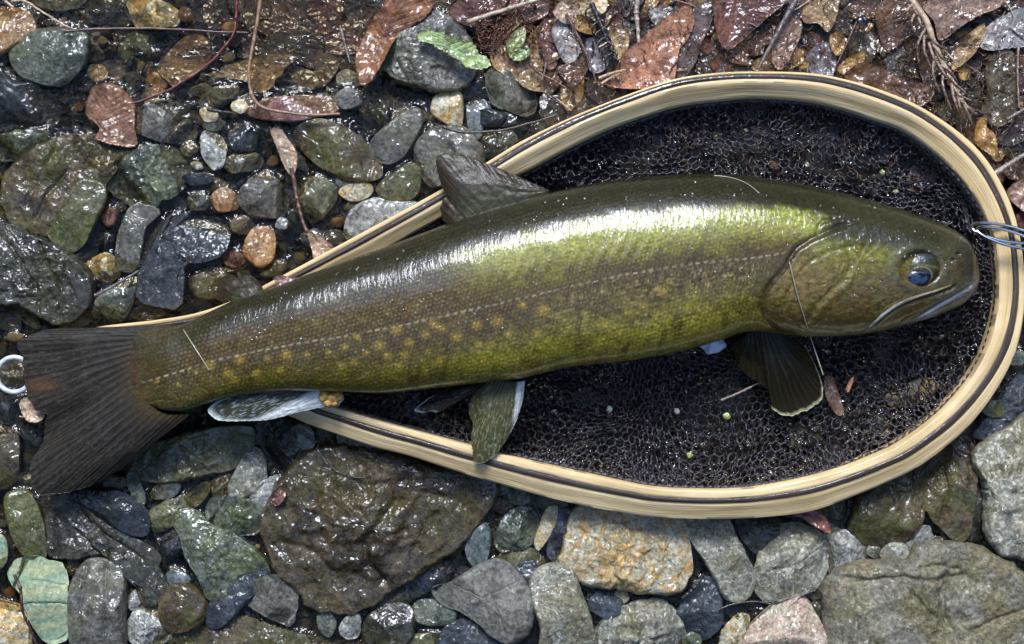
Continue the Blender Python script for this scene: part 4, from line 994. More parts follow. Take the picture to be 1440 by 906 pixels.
# ---- fins
m = NT('wet_fin'); at = m.n('ShaderNodeAttribute'); at.attribute_name = 'skin'; v_ = m.objvec(False)
fn = m.noise(v_, 500, 5, .6); lum = m.ramp(fn, .3, .7, .8, 1.22); cx = m.n('ShaderNodeCombineXYZ')
for i in range(3): m.l(lum, cx.inputs[i])
m.pbsdf(m.mix(1.0, at.outputs['Color'], cx.outputs[0], 'MULTIPLY'), .35, m.bump(fn, .0003), m.math('ADD', .13, 0.0), .08, m.bump(m.noise(v_, 330, 4, .6, .5), .0003), spec=.15)
M['fin'] = m.m
def fin(name, base, tip, zb, zt, rays, cfun, arch=.002, nu=90, nv=150, amp=.00030, thick=.0007, label=None, fray=1.5, surf=None, seed=0):
    Bq = resample(catmull(base, 8), nv); Tq = resample(catmull(tip, 8), nv)
    v = np.linspace(0, 1, nv); u = np.linspace(0, 1, nu)
    U, Vv = np.meshgrid(u, v, indexing='ij')
    Tq = Tq + ((Tq - Bq) / (np.linalg.norm(Tq - Bq, axis=1)[:, None] + 1e-6)) * (fray * n2(v * 40, v * 0, seed + 2.0, 3) * 2 + .8 * np.abs(np.sin(np.pi * rays * v)) - .8)[:, None]
    X = Bq[None, :, 0] + (Tq - Bq)[None, :, 0] * U[:, :]; Y = Bq[None, :, 1] + (Tq - Bq)[None, :, 1] * U
    X = X + 1.2 * n2(U * 3, Vv * 5, seed, 2) * sstep(U, 0, .3) * sstep(np.minimum(Vv, 1 - Vv), 0, .1)
    zb = np.interp(v, np.linspace(0, 1, len(zb)), zb); zt = np.interp(v, np.linspace(0, 1, len(zt)), zt)
    Z = zb[None] + (zt - zb)[None] * U + arch * np.sin(np.pi * U) * np.sin(np.pi * np.clip(Vv, 0, 1)) ** .5
    bend = .10 * n2(U * 2.2, Vv * 3, seed + 4, 2)
    ph = rays * (Vv + bend * .1)
    branch = sstep(U, .45, .7)
    ray = np.cos(2 * np.pi * ph) * (1 - branch) + np.cos(4 * np.pi * ph) * branch * .8
    rv = .55 + .9 * n2(Vv * rays * 1.3, U * 1.5, seed + 6, 2)
    Z = Z + amp * .55 * rv * ray + .0005 * n2(U * 4, Vv * 6, seed + 8, 2) * sstep(U, 0, .3)
    C = cfun(U, Vv, ray, X, Y)
    C = np.clip(C * (1 + .25 * n2(U * 12, Vv * rays * 2.5, seed + 1, 3))[..., None], .003, .95)
    topv = Wn(X.ravel(), Y.ravel(), Z.ravel()); botv = topv - [0, 0, thick]
    F = grid_faces(nu, nv); n = nu * nv
    bd = np.concatenate([np.arange(nv), np.arange(2, nu + 1) * nv - 1, (nu - 1) * nv + np.arange(nv - 2, -1, -1), np.arange(nu - 2, 0, -1) * nv])
    b2 = np.roll(bd, -1); side = np.stack([bd, b2, b2 + n, bd + n], -1)
    me = mesh_from(name, np.vstack([topv, botv]), [F, F[:, ::-1] + n, side])
    vcol(me, 'skin', np.vstack([C.reshape(-1, 3)] * 2))
    o = fpart(name, me, M['fin'])
    if label: o['label'] = label
    return o
def c_tail(U, V_, ray, X, Y):
    c = np.zeros(U.shape + (3,)) + [.019, .016, .012]
    c = mixc(c, [.048, .042, .033], sstep(ray, .0, .9) * .6)
    fine_ = np.abs(n2(V_ * 150 + 3 * n2(U * 3, V_ * 6, 1, 2), U * 2.2, 3.0, 2)); c = mixc(c, [.085, .075, .060], sstep(fine_, .10, .0) * .45 * sstep(U, .1, .4))
    c = mixc(c, [.085, .045, .025], np.clip(np.exp(-(((X - 58) / 22) ** 2 + ((Y - 542) / 10) ** 2)) * .9, 0, 1))
    c = mixc(c, [.105, .060, .042], sstep(V_, .93, .985) * .8)
    c = mixc(c, [.044, .030, .017], sstep(U + .12 * n2(V_ * 30, U * 2, 5, 2), .26, .02) * .95)
    c = mixc(c, [.050, .038, .014], sstep(U + .05 * n2(V_ * 40, U * 2, 9, 2), .10, .0))
    c = mixc(c, [.030, .018, .014], sstep(V_, .06, 0) * .6)
    c = c * (1 - .55 * np.exp(-((V_ - .47) / .03) ** 2) * sstep(U, .25, .6))[..., None]
    return c
fin('caudal_fin', P('252,457 226,466 204,482 192,502 188,522 194,546 208,566 232,582 268,582'),
    P('112,461 80,462 52,467 28,478 24,486 31,500 33,520 36,545 42,565 50,577 62,581 66,584 63,597 62,612 58,625 47,642 41,656 45,680 50,692 66,696 110,689 150,672 184,649'),
    [.0358, .0356, .0352, .0348, .0346, .0348, .0352, .0356, .0356], [.026, .022, .021, .021, .022, .022, .020, .019, .020], 25, c_tail, .0012, 110, 300, .00034, .0010, seed=1, fray=2.6)
def c_dorsal(U, V_, ray, X, Y):
    c = np.zeros(U.shape + (3,)) + [.026, .019, .011]
    c = mixc(c, [.050, .036, .022], sstep(ray, 0, .9) * .35)
    c = mixc(c, [.028, .030, .012], sstep(U, .6, .15))
    return c
fin('dorsal_fin', P('642,322 680,308 720,293 755,279 774,269'), P('622,309 619,290 626,274 621,262 614,238 613,224 622,217 650,219 690,232 735,251 760,262 772,267'),
    [.046, .046, .0455, .045, .0435], [.040, .040, .040, .041, .044], 13, c_dorsal, .0015, 70, 160, .00018, .0010, seed=2)
fin('adipose_fin', P('372,412 362,416 348,419 330,425'), P('368,402 352,387 332,390 318,393 308,405 305,422'),
    [.046, .0455, .045, .044], [.041, .039, .038, .038], 6, c_dorsal, .0005, 26, 40, .0001, .0010, seed=3)
def c_white(e0, e1, rim, dark=(.040, .036, .018), pale=(.35, .40, .38)):
    def f(U, V_, ray, X, Y):
        c = np.zeros(U.shape + (3,)) + dark
        st = np.abs(n2(U * 5, V_ * 26, 4.5, 2))
        c = mixc(c, pale, np.clip(sstep(st, .10, .02) * .55 * sstep(U, .05, .3), 0, 1))
        c = mixc(c, [.60, .61, .56], sstep(V_ + .03 * n2(U * 6, V_ * 3, 2, 2), e0, e1))
        if rim: c = mixc(c, [.50, .55, .50], sstep(U, 1 - rim, 1.0))
        return c
    return f
fin('anal_fin', P('402,548 430,547 455,549 475,553 484,560'), P('330,557 305,565 293,575 296,585 312,592 350,592 380,590 420,580 452,573 475,572'),
    [.040, .040, .040, .040, .039], [.037, .036, .036, .037, .038], 14, c_white(.42, .56, .10, (.045, .042, .026), (.42, .48, .48)), .001, 70, 120, .00035, .0010, label='grey anal fin with broad white edge', seed=4)
fin('pelvic_fin', P('690,534 700,535 715,536 728,537 738,536'), P('664,556 659,572 660,585 665,598 663,615 665,640 668,652 684,649 700,636 716,612 728,588 736,560'),
    [.038, .0385, .039, .039, .038], [.034, .033, .034, .035, .035], 11, c_white(.74, .84, 0, (.060, .055, .020), (.22, .24, .17)), .002, 80, 120, .00045, .0010, label='near pelvic fin with white leading edge', seed=5)
fin('pelvic_fin', P('690,536 686,540 682,545'), P('640,546 610,556 592,568 583,577 592,581 606,578 615,580 640,567 660,556'),
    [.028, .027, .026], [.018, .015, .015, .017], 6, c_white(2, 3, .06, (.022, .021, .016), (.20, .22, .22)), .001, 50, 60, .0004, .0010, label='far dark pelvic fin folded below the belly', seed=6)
def c_pect(U, V_, ray, X, Y):
    c = np.zeros(U.shape + (3,)) + [.012, .011, .006]
    c = mixc(c, [.034, .030, .014], sstep(ray, 0, .9) * .5)
    c = mixc(c, [.42, .42, .24], sstep(U + .008 * n2(V_ * 20, V_, 1, 2), .955, .985) * sstep(V_, .25, .4))
    c = mixc(c, [.36, .37, .22], sstep(V_, .965, .985))
    return c
fin('pectoral_fin', P('1046,473 1060,464 1080,462 1096,464 1107,468'), P('1030,486 1033,500 1042,520 1060,535 1082,548 1086,560 1085,574 1096,582 1112,585 1135,577 1154,564 1157,548 1152,528 1140,500 1126,482 1114,472'),
    [.036, .038, .039, .038, .036], [.028, .020, .016, .018, .028], 15, c_pect, .004, 90, 170, .0006, .0010, seed=7)
# ---- eye
ez = float(surf_z(*EYE)[0])
def dome(name, cx, cy, rx, ry, rot, z, h, mat, parent, nr=14, nt=48, cf=None):
    """a low dome with its centre where the photo shows it"""
    ps = np.linspace(0, np.pi / 2, nr); t = np.linspace(0, 2 * np.pi, nt, endpoint=False)
    r = np.sin(ps)[:, None]; x = rx * r * np.cos(t)[None]; y = ry * r * np.sin(t)[None]; c, s = math.cos(rot), math.sin(rot)
    X = cx + x * c - y * s; Y = cy + x * s + y * c; Z = z + h * np.cos(ps)[:, None] + 0 * X
    k = S * (H - z - h * .5) / H
    V = np.stack([(X - 720) * k, (453 - Y) * k, Z], -1).reshape(-1, 3)
    me = mesh_from(name, V, [grid_faces(nr, nt, True)])
    if cf is not None: vcol(me, 'skin', cf(X, Y).reshape(-1, 3))
    return me
def c_eye(X, Y):
    c = np.zeros(X.shape + (3,)) + [.028, .025, .012]
    c = mixc(c, [.03, .04, .042], sstep(Y + .30 * (X - 1294), 374, 364) * .9)  # bluish sky glare on the upper eye, put into its colour
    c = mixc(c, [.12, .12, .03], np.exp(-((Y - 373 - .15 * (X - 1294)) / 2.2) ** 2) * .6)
    c = mixc(c, [.020, .018, .010], sstep(np.hypot((X - 1294) / 1.2, Y - 378), 20, 26))
    u = (X - 1292) * .96 + (Y - 390) * -.26; w = (X - 1292) * .26 + (Y - 390) * .96
    r = np.hypot(u / 1.30, w); c = mixc(c, [.20, .17, .09], np.exp(-((r - 13.8) / .8) ** 2) * .8)
    return c * (1 + .5 * n2(X / 5, Y / 4, 2, 3))[..., None]
m = NT('wet_eye'); at = m.n('ShaderNodeAttribute'); at.attribute_name = 'skin'
v_ = m.objvec(False)
m.pbsdf(at.outputs['Color'], .3, None, .6, .05, m.bump(m.noise(v_, 260, 3), .0012), spec=.2); M['eye'] = m.m
m = NT('pupil'); m.pbsdf((.006, .012, .028), .12, None, 1.0, .02, spec=.5); M['pupil'] = m.m
eye = fpart('eye', dome('eye', EYE[0], EYE[1], 30, 25, -.1, ez - .0030, .0052, None, None, 20, 72, c_eye), M['eye'])
pu = dome('pupil', 1292, 390, 18.5, 13.5, -.26, ez + .0004, .0020, None, None, 10, 48)
link('pupil', pu, M['pupil'], eye)
# ---- jaws
def strip(name, pts, wd, lift, cols, mat, z0=None):
    q = resample(catmull(pts, 8), 90); zz = surf_z(q[:, 0], q[:, 1]) + lift
    t = np.linspace(0, 1, 90); R = np.interp(t, [0, .15, .5, .85, 1], [.6, 1, 1, .8, .3]) * wd * S
    me = tube_mesh(name, Wn(q[:, 0], q[:, 1], zz), R, 10, .6)
    cc = np.array([np.interp(t, np.linspace(0, 1, len(cols)), [c[k] for c in cols]) for k in range(3)]).T
    cc = np.repeat(cc, 10, 0); cc = np.vstack([cc, cc[0], cc[-1]])
    vcol(me, 'skin', cc); return fpart(name, me, mat)
strip('upper_jaw', P('1220,462 1234,449 1246,439 1265,427 1292,416 1315,409 1338,401'), 2.6, .0000, [(.30, .30, .26), (.26, .28, .26), (.10, .08, .05), (.30, .25, .16), (.16, .12, .05)], M['fin'])
strip('upper_jaw', P('1228,464 1241,452 1262,436 1285,425 1310,416'), 1.6, -.0002, [(.40, .36, .2), (.2, .14, .06), (.12, .08, .03)], M['fin'])['label'] = 'thin fold below the upper jaw bone'
strip('lower_jaw', P('1290,446 1312,434 1335,422 1355,410 1371,400'), 4.2, -.0010, [(.32, .36, .35), (.13, .13, .14), (.10, .10, .11), (.05, .05, .055)], M['fin'])
# torn orange vent
vz = .040
r_ = np.random.default_rng(5)
vp = [(457, 557, 9), (468, 560, 8), (476, 557, 7), (462, 566, 7), (471, 567, 5)]
VV = []; FF = []; CC = []; off = 0
for (vx, vy, vr) in vp:
    a, b = np.meshgrid(np.linspace(0, np.pi, 9), np.linspace(0, 2 * np.pi, 14, endpoint=False), indexing='ij')
    p = np.stack([np.sin(a) * np.cos(b), np.sin(a) * np.sin(b), np.cos(a)], -1).reshape(-1, 3)
    p = p * (1 + .35 * noise3(p * 2 + vx))[:, None] * vr * S
    VV.append(p + W(vx, vy, vz)); FF.append(grid_faces(9, 14, True, off)); off += len(p)
    CC.append(np.clip(np.array([.42, .25, .08]) * (1 + noise3(p * 900) * .8)[:, None], .02, .8))
me = mesh_from('vent', np.vstack(VV), np.vstack(FF)); vcol(me, 'skin', np.vstack(CC)); fpart('vent', me, M['fin'])
# loose drops of water on the skin
r2 = np.random.default_rng(8); n = 260
DX = r2.uniform(300, 1340, n); tq = r2.beta(1.2, 2.6, n)
DY = np.interp(DX, UPc[:, 0], UPc[:, 1]) + tq * (np.interp(DX, LOc[:, 0], LOc[:, 1]) - np.interp(DX, UPc[:, 0], UPc[:, 1])) * .9 + 8
DZ = surf_z(DX, DY); DR = r2.uniform(.6, 1.7, n) ** 1.3 * S
a, b = np.meshgrid(np.linspace(0, np.pi, 6), np.linspace(0, 2 * np.pi, 8, endpoint=False), indexing='ij')
p = np.stack([np.sin(a) * np.cos(b), np.sin(a) * np.sin(b), np.cos(a) * .6], -1).reshape(-1, 3)
V = Wn(DX, DY, DZ)[:, None] + p[None] * DR[:, None, None]
F = (grid_faces(6, 8, True)[None] + (np.arange(n) * 48)[:, None, None]).reshape(-1, 4)
m = NT('water_drop'); m.pbsdf((.30, .32, .30), .05, None, 1.0, .02, spec=1.0, Alpha=.55)
tag(fpart('water_drops', mesh_from('water_drops', V.reshape(-1, 3), [F]), m.m), kind='stuff')
# ------------------------------------------------------------------ dead leaves
def leafmat(name, rough=.33, wet=.9, blot=.6, veinc=1.35):
    m = NT(name); v = m.objvec(); at = m.n('ShaderNodeAttribute'); at.attribute_name = 'vein'
    sp = m.n('ShaderNodeSeparateColor'); m.l(at.outputs['Color'], sp.inputs[0])
    oc = m.objcolor()
    n1 = m.noise(v, 110, 6, .65, .8); n2_ = m.noise(v, 480, 6, .7, .3)
    c = m.mix(m.ramp(n1, .40, .62), oc, m.mix(1.0, oc, (.42, .33, .30), 'MULTIPLY'))
    n3 = m.noise(v, 60, 4, .6, .5)
    c = m.mix(m.math('MULTIPLY', m.ramp(n3, .5, .66), blot), c, m.mix(1.0, oc, (1.5, 1.35, 1.2), 'MULTIPLY'))
    lum = m.ramp(n2_, .3, .7, .62, 1.42); cx = m.n('ShaderNodeCombineXYZ')
    for i in range(3): m.l(lum, cx.inputs[i])
    c = m.mix(1.0, c, cx.outputs[0], 'MULTIPLY')
    c = m.mix(m.math('MULTIPLY', sp.outputs[0], .45), c, m.mix(1.0, oc, (veinc, veinc, veinc * .9), 'MULTIPLY'))
    sv = m.voro(v, 800); c = m.mix(m.math('MULTIPLY', m.ramp(sv, .2, .08), .6), c, (.02, .012, .008))
    nb = m.bump(m.math('ADD', n2_, m.math('MULTIPLY', sp.outputs[0], -.35)), .0013, 1.0)
    nc = m.bump(m.math('ADD', m.noise(v, 110, 2, .6, .8), m.math('MULTIPLY', m.noise(v, 600, 2), .10)), .0022, 1.0)
    m.pbsdf(c, rough, nb, wet, .06, nc, spec=.15)
    return m.m
M['leaf'] = leafmat('wet_dead_leaf'); M['leafdry'] = leafmat('damp_dead_leaf', .5, .35)
CL = dict(rust=(.17, .075, .032), pink=(.23, .145, .105), red=(.115, .050, .034), tan=(.30, .20, .10), ochre=(.26, .15, .045), cream=(.46, .36, .22),
          dark=(.048, .032, .021), brown=(.10, .055, .032), purple=(.095, .068, .062), lav=(.16, .145, .16), silver=(.25, .235, .22), green=(.27, .36, .15), ygreen=(.28, .31, .12), olive=(.080, .062, .034), beige=(.36, .26, .18))
def leaf(label, poly, col, z, curl=2.0, rib=None, mat='leaf', seed=0, jag=0.0, name='leaf', cat='leaf', group=None, stampit=True, n=None):
    """a thin curled blade with raised veins; z and curl in millimetres; rib two photo points of the midrib"""
    poly = np.array(poly, float); r_ = np.random.default_rng(seed + 31)
    C = catmull(poly, 6, True)
    a = np.roll(C, -1, 0); cr = C[:, 0] * a[:, 1] - a[:, 0] * C[:, 1]; A = cr.sum() / 2
    cx = ((C[:, 0] + a[:, 0]) * cr).sum() / (6 * A); cy = ((C[:, 1] + a[:, 1]) * cr).sum() / (6 * A)
    size = math.sqrt(abs(A))
    nt = int(np.clip(size * 2.2, 30, 170)); nr = int(np.clip(size / 3.2, 6, 34))
    B = resample(np.vstack([C, C[:1]]), nt + 1)[:-1]
    if jag:
        d = B - [cx, cy]; B = B + d / np.linalg.norm(d, axis=1)[:, None] * (jag * (np.abs(((np.arange(nt) * .31) % 1) - .5) * 2 - .5))[:, None]
    B = B + .012 * size * np.stack([n2(np.arange(nt) / 3.0, seed + np.zeros(nt), 1, 2), n2(np.arange(nt) / 3.0, seed + np.zeros(nt), 5, 2)], -1) * 2
    s = np.linspace(0, 1, nr + 1)[1:]
    X = cx + (B[:, 0] - cx)[None] * s[:, None]; Y = cy + (B[:, 1] - cy)[None] * s[:, None]
    X = np.r_[X.ravel(), cx]; Y = np.r_[Y.ravel(), cy]; Sx = np.r_[np.repeat(s, nt), 0]
    if rib is None:
        cv = np.cov((B - [cx, cy]).T); w_, v_ = np.linalg.eigh(cv); dx, dy = v_[:, 1]; L = 2 * math.sqrt(w_[1]) * .9
        rib = ((cx - dx * L, cy - dy * L), (cx + dx * L, cy + dy * L))
    (ax, ay), (bx, by) = rib; L = math.hypot(bx - ax, by - ay) + 1e-6; ux, uy = (bx - ax) / L, (by - ay) / L
    along = (X - ax) * ux + (Y - ay) * uy; across = -(X - ax) * uy + (Y - ay) * ux
    across = across + size * .05 * n2(along / size * 1.5, seed + 0 * along, 3, 2)
    mid = np.exp(-(across / 1.5) ** 2)
    sp = max(9, size * .13); ph = (along - np.abs(across) * .9 + 2.0 * n2(X / 25, Y / 25, seed, 2)) / sp; ph = np.abs(ph - np.round(ph)) * sp
    side = np.exp(-(ph / 1.1) ** 2) * .55
    vein = np.clip(mid + side, 0, 1)
    und = n2(X / (size * .45), Y / (size * .45), seed + .5, 3); f2 = n2(X / 12, Y / 12, seed + 2.5, 2)
    azc = r_.uniform(0, 6.28)
    Z = z + curl * (Sx ** 2 * (.4 + .9 * np.cos(np.arctan2(Y - cy, X - cx) * 2 + azc))) + curl * 1.3 * und + .35 * f2 + .5 * np.abs(across) / size * curl + .30 * mid - .25 * side
    Z = Z / 1000.0
    zc = float(Z.mean()); loc = W(cx, cy, zc)
    top = Wn(X, Y, Z) - np.array(loc); N = len(top)
    F = grid_faces(nr, nt, True); k = np.arange(nt); T3 = np.stack([k, (k + 1) % nt, np.full(nt, N - 1)], -1)
    bd = (nr - 1) * nt + k; b2 = (nr - 1) * nt + (k + 1) % nt
    bot = top - [0, 0, .00035]
    # photo y runs downwards, so flip the winding
    me = mesh_from(name, np.vstack([top, bot]), [F, T3[:, ::-1], F[:, ::-1] + N, T3 + N, np.stack([b2, bd, bd + N, b2 + N], -1)])
    vcol(me, 'vein', np.tile(np.stack([vein] * 3, -1), (2, 1)))
    o = link(name, me, M[mat], None, loc)
    if stampit: stamp(top + np.array(loc))
    c = CL[col] if isinstance(col, str) else col; b = r_.uniform(.88, 1.15) * (1.0 if seed >= 100 else 1.25)
    o.color = (c[0] * b, c[1] * b, c[2] * b, 1)
    return tag(o, label, cat, group or 'dead leaves')
LEAVES = [
 # label, outline, colour, z mm, curl mm, midrib, jagged, material
 ('dark red wet leaf under the pale bar at the top edge', '632,22 645,0 700,-8 735,0 718,16 692,32 665,38', 'red', 4, 1.2, None, 0),
 ('dark red strip of leaf between silver leaf and moss at the top', '757,60 765,25 775,38 785,85 772,99 762,80', 'red', 7, 1.2, None, 0),
 ('small red brown leaf left of the brown tipped one, under the twigs', '735,5 752,-5 772,0 770,20 750,30 738,24', 'brown', 6, 1.2, None, 0),
 ('torn silver white leaf above the brown triangular leaf', '775,45 785,25 795,33 808,52 816,70 805,90 792,86 782,65', 'silver', 9, 1.5, None, 1),
 ('brown triangular leaf tip hanging below the silver leaf', '782,95 805,88 820,78 827,95 818,113 805,122 795,114', 'brown', 8.5, 1.5, None, 0),
 ('pale tan crumpled leaf at the top edge right of the green bits', '778,15 793,-2 812,3 817,20 802,34 785,28', 'beige', 10, 2, None, 1),
 ('cream curled leaf at the top edge over the black twig', '815,12 822,-6 852,-6 852,15 840,22 836,30 829,24 821,22', 'cream', 13, 2.5, None, 1.5),
 ('small light brown folded leaf under the cream curled one', '806,22 822,24 838,36 834,48 820,46 810,40', 'ochre', 10, 1.5, None, 0),
 ('blue grey wet leaf between the two crossing twigs', '825,55 850,60 857,85 845,102 828,97', 'lav', 7, 1.2, None, 0),
 ('round tan brown leaf left of the big rust leaf', '855,55 860,40 873,35 885,55 880,75 870,84 857,70', 'tan', 9, 1.5, ((858,44),(876,82)), 0),
 ('lavender grey wet leaf end above the big rust leaf', '913,14 940,8 949,20 932,36 917,31', 'silver', 7, 1.5, None, 0),
 ('violet grey wet leaf right of the big rust leaf', '945,113 950,78 962,48 975,12 988,4 1003,0 1001,30 987,60 981,82 965,107', 'purple', 9, 1.5, ((975,15),(955,110)), 0),
 ('big rust orange and pink leaf touching the upper rim', '858,120 864,100 876,77 900,56 926,32 953,13 969,7 977,27 968,53 955,71 951,100 946,116 924,124 881,125', (.33, .155, .085), 12, 1.8, ((858,118),(960,62)), 0),
 ('shiny red leaf at the top edge right of the violet grey leaf', '1004,25 1012,-8 1112,-8 1085,20 1060,42 1040,60 1025,70 1012,60', 'red', 12, 1.8, ((1008,50),(1090,-8)), 0),
 ('pinkish torn leaf under the grey twig', '1090,45 1105,25 1127,30 1125,52 1116,72 1106,92 1093,98 1085,80', 'pink', 10, 1.5, None, 1),
 ('tan brown leaf with pointed lower tip at the top edge', '1128,20 1138,-8 1178,-8 1176,25 1164,45 1150,33 1133,33', 'tan', 11, 1.5, ((1163,42),(1150,-8)), 0),
 ('violet blue wet leaf just above the rim top', '1131,88 1145,65 1165,60 1176,80 1170,108 1145,105', 'lav', 7, 1.5, None, 0),
 ('small ochre leaf above the rim, left of the brown cupped leaf', '1177,95 1194,80 1213,72 1216,85 1202,98 1186,105', 'ochre', 11, 1.2, None, 1),
 ('little orange brown leaf scrap below the berry', '1167,50 1178,44 1188,55 1186,72 1176,78 1168,66', 'ochre', 10, 1, None, 0),
 ('brown cupped leaf leaning on the rim', '1187,109 1203,92 1220,88 1246,98 1270,108 1282,125 1286,148 1250,133 1220,120', 'brown', 12, 3, ((1190,108),(1284,142)), 0),
 ('big glossy brown leaf at the top right behind the pale stem', '1298,8 1330,-8 1407,-8 1405,10 1377,22 1352,37 1322,57 1313,30', 'pink', 12, 2, ((1305,40),(1400,0)), 0),
 ('long curled brown leaf right of the conifer sprig', '1338,97 1346,65 1366,44 1385,32 1382,55 1371,75 1352,92', 'tan', 12, 3, ((1340,94),(1382,36)), 0),
 ('olive brown smooth leaf near the right edge', '1385,100 1395,75 1420,70 1431,90 1433,140 1426,166 1405,178 1388,170 1380,155 1388,130', 'olive', 11, 1.8, ((1400,175),(1410,72)), 0),
 ('silver grey wet leaf in the top right corner', '1376,62 1388,37 1418,18 1448,12 1448,60 1410,69 1390,71', 'silver', 10, 1.5, ((1376,60),(1445,35)), 0),
 ('torn ochre leaf standing at the right of the rim', '1375,170 1387,164 1389,180 1400,190 1403,226 1390,216 1371,200', 'ochre', 14, 2.5, None, 1.5),
 ('reddish brown leaf tip under the conifer needles', '1284,120 1295,116 1314,127 1307,142 1293,150 1286,135', 'pink', 10, 1.5, None, 0),
 ('dark red brown leaf strip behind the conifer needles', '1288,70 1300,63 1316,90 1314,122 1298,117', 'brown', 8, 1.5, None, 0),
 ('small orange brown leaf beside the long curled leaf', '1347,92 1356,86 1366,96 1360,112 1350,110', 'ochre', 9, 1.2, None, 0),
 ('pinkish brown leaf outside the rim at the right edge', '1416,272 1428,256 1450,254 1450,300 1428,288', 'pink', 10, 2, None, 0),
 ('pale brown leaf at right edge beside the lower grey stick', '1410,235 1425,225 1445,225 1445,250 1420,252', 'brown', 8, 2, None, 0),
 ('dark brown leaf against the rim below the torn ochre leaf', '1352,178 1368,172 1382,195 1395,225 1402,240 1385,228 1366,204', 'brown', 8, 2, None, 0),
 ('grey green leaf piece between conifer sprig and rim', '1318,150 1332,140 1340,150 1334,170 1322,165', 'olive', 8, 1.5, None, 0),
 ('small glossy dark leaf at the upper right edge', '1405,0 1425,-8 1448,-8 1448,12 1420,16', 'dark', 9, 1.5, None, 0),
 ('dark wet leaf between red leaf and tan brown leaf', '1098,20 1108,0 1132,-8 1134,18 1120,28', 'purple', 8, 1.5, None, 0),
 ('dark brown leaf with light edge left of the pale stem', '1230,20 1250,-6 1276,-6 1285,20 1268,60 1245,70', 'brown', 6, 1.5, None, 0),
 ('grey brown leaf behind the dark berry', '1192,60 1206,40 1226,45 1232,75 1215,92 1196,84', 'olive', 8, 1.5, None, 0),
 # in and round the water
 ('pale green serrated leaf lying on the big grey boulder', '586,48 592,43 610,44 630,50 650,56 668,63 673,76 684,80 690,92 672,98 654,93 648,86 635,79 625,73 612,66 603,58 590,58', 'green', 17.5, 1.3, ((588,50),(686,90)), 3.0),
 ('brown curled leaf hanging beside the big grey boulder', '500,78 515,45 530,18 545,0 565,-8 610,-6 602,20 577,38 556,55 542,80 531,100 519,117 507,119 502,100', 'rust', 9, 2.2, ((512,112),(560,-4)), 0),
 ('torn brown and green leaf under water beside the glare stone', '128,125 135,120 155,116 172,125 188,145 190,180 192,205 165,205 135,195 140,180 125,165 120,155', (.17,.085,.045), .2, 1.0, ((140,190),(160,118)), 1),
 ('big tan leaf under water crossed by the red stalk', '220,95 235,75 255,55 270,48 290,52 298,75 290,95 265,108 245,122 232,112', (.18,.115,.06), -3.9, .6, ((232,112),(285,52)), 0),
 ('ragged tan leaf under water left of the tan stalk', '290,105 310,95 330,88 355,82 395,75 420,80 402,95 390,115 370,130 355,128 345,115 320,110 300,108', (.22,.15,.085), -3.8, .6, None, 2),
 ('beige wet leaf strip ending in a brown stalk', '380,183 393,180 405,195 417,215 417,235 410,247 400,235 388,205', 'beige', 8, 1.2, ((384,184),(412,245)), 1),
 ('tan leaf folded against the outside of the upper rim', '433,328 450,333 470,348 463,360 443,367 438,350', 'beige', 10, 1.5, None, 0),
 ('small pinkish leaf lying on the net rim over the fish back', '384,390 395,387 412,391 429,389 423,400 412,407 394,404', (.27,.17,.145), 41.0, .8, None, 0),
 ('dark brown leaf under water at the top, left of the red stalk', '282,10 310,-6 322,15 316,38 297,40 286,28', 'dark', -3.8, .6, None, 0),
 ('red brown leaf slip under the lower rim at the right', '1115,724 1145,714 1161,727 1170,750 1150,743 1130,731', (.16,.06,.04), 12, 1.2, ((1118,722),(1166,746)), 0),
 ('dark leaf slip on the upper left shoulder of the giant boulder', '380,700 390,688 402,690 400,702 388,712', 'red', 10, .8, None, 0),
 ('pale curled leaf scrap at the notch of the tail fin', '27,568 36,558 46,564 48,574 60,576 62,588 50,594 36,590', 'beige', 14, 2, None, 1),
 ('green leaf blade among the red moss near the top edge', '712,60 722,45 738,37 738,58 728,70 718,82', 'ygreen', 10, 1.5, ((715,78),(737,40)), 0),
 ('pale yellow green leaf folded under the green blade', '720,84 728,70 738,60 746,74 736,84', 'green', 9, 1.5, None, 0),
 ('brown leaf scrap inside the net below the pectoral fin tip', '1160,530 1171,530 1178,548 1187,580 1178,584 1168,572 1160,552', (.14,.08,.05), 11, 1.0, ((1165,530),(1182,582)), 0),
 ('tiny orange leaf scrap inside the net near the brown one', '1190,546 1195,534 1201,530 1198,542 1193,552', (.5,.22,.12), 12, .5, None, 0),
]
for i, (lb, pl, c, z, cu, rib, jg) in enumerate(LEAVES):
    leaf(lb, P(pl), c, z, cu, rib, seed=i, jag=jg)
def rand_leaf(cx, cy, L, w, rot, seed):
    r_ = np.random.default_rng(seed); t = np.linspace(0, 2 * np.pi, 10, endpoint=False)
    x = L * np.cos(t); y = w * np.sin(t) * (1 - .25 * np.cos(t)); m = r_.uniform(.85, 1.12, 10)
    if r_.random() < .35: m[r_.integers(0, 10)] *= .55
    c, s = math.cos(rot), math.sin(rot)
    return np.stack([cx + (x * c - y * s) * m, cy + (x * s + y * c) * m], -1)
r_ = np.random.default_rng(77); keys = ['dark', 'brown', 'purple', 'brown', 'red', 'dark', 'tan', 'olive', 'ochre']
spots = []
for i in range(2600):
    x, y = r_.uniform(690, 1500), r_.uniform(-60, 330)
    if y > 235 - .0 * x and x < 1400: continue
    if x - .42 * y < 690: continue
    L = r_.uniform(18, 46)
    if min([math.hypot(x - a, y - b) - .42 * (L + l) for a, b, l in spots] or [9]) < 0: continue
    # outside the rim only
    if in_poly(np.array([x]), np.array([y]), np.vstack([RIMF[::4, :2]]))[0]: continue
    spots.append((x, y, L))
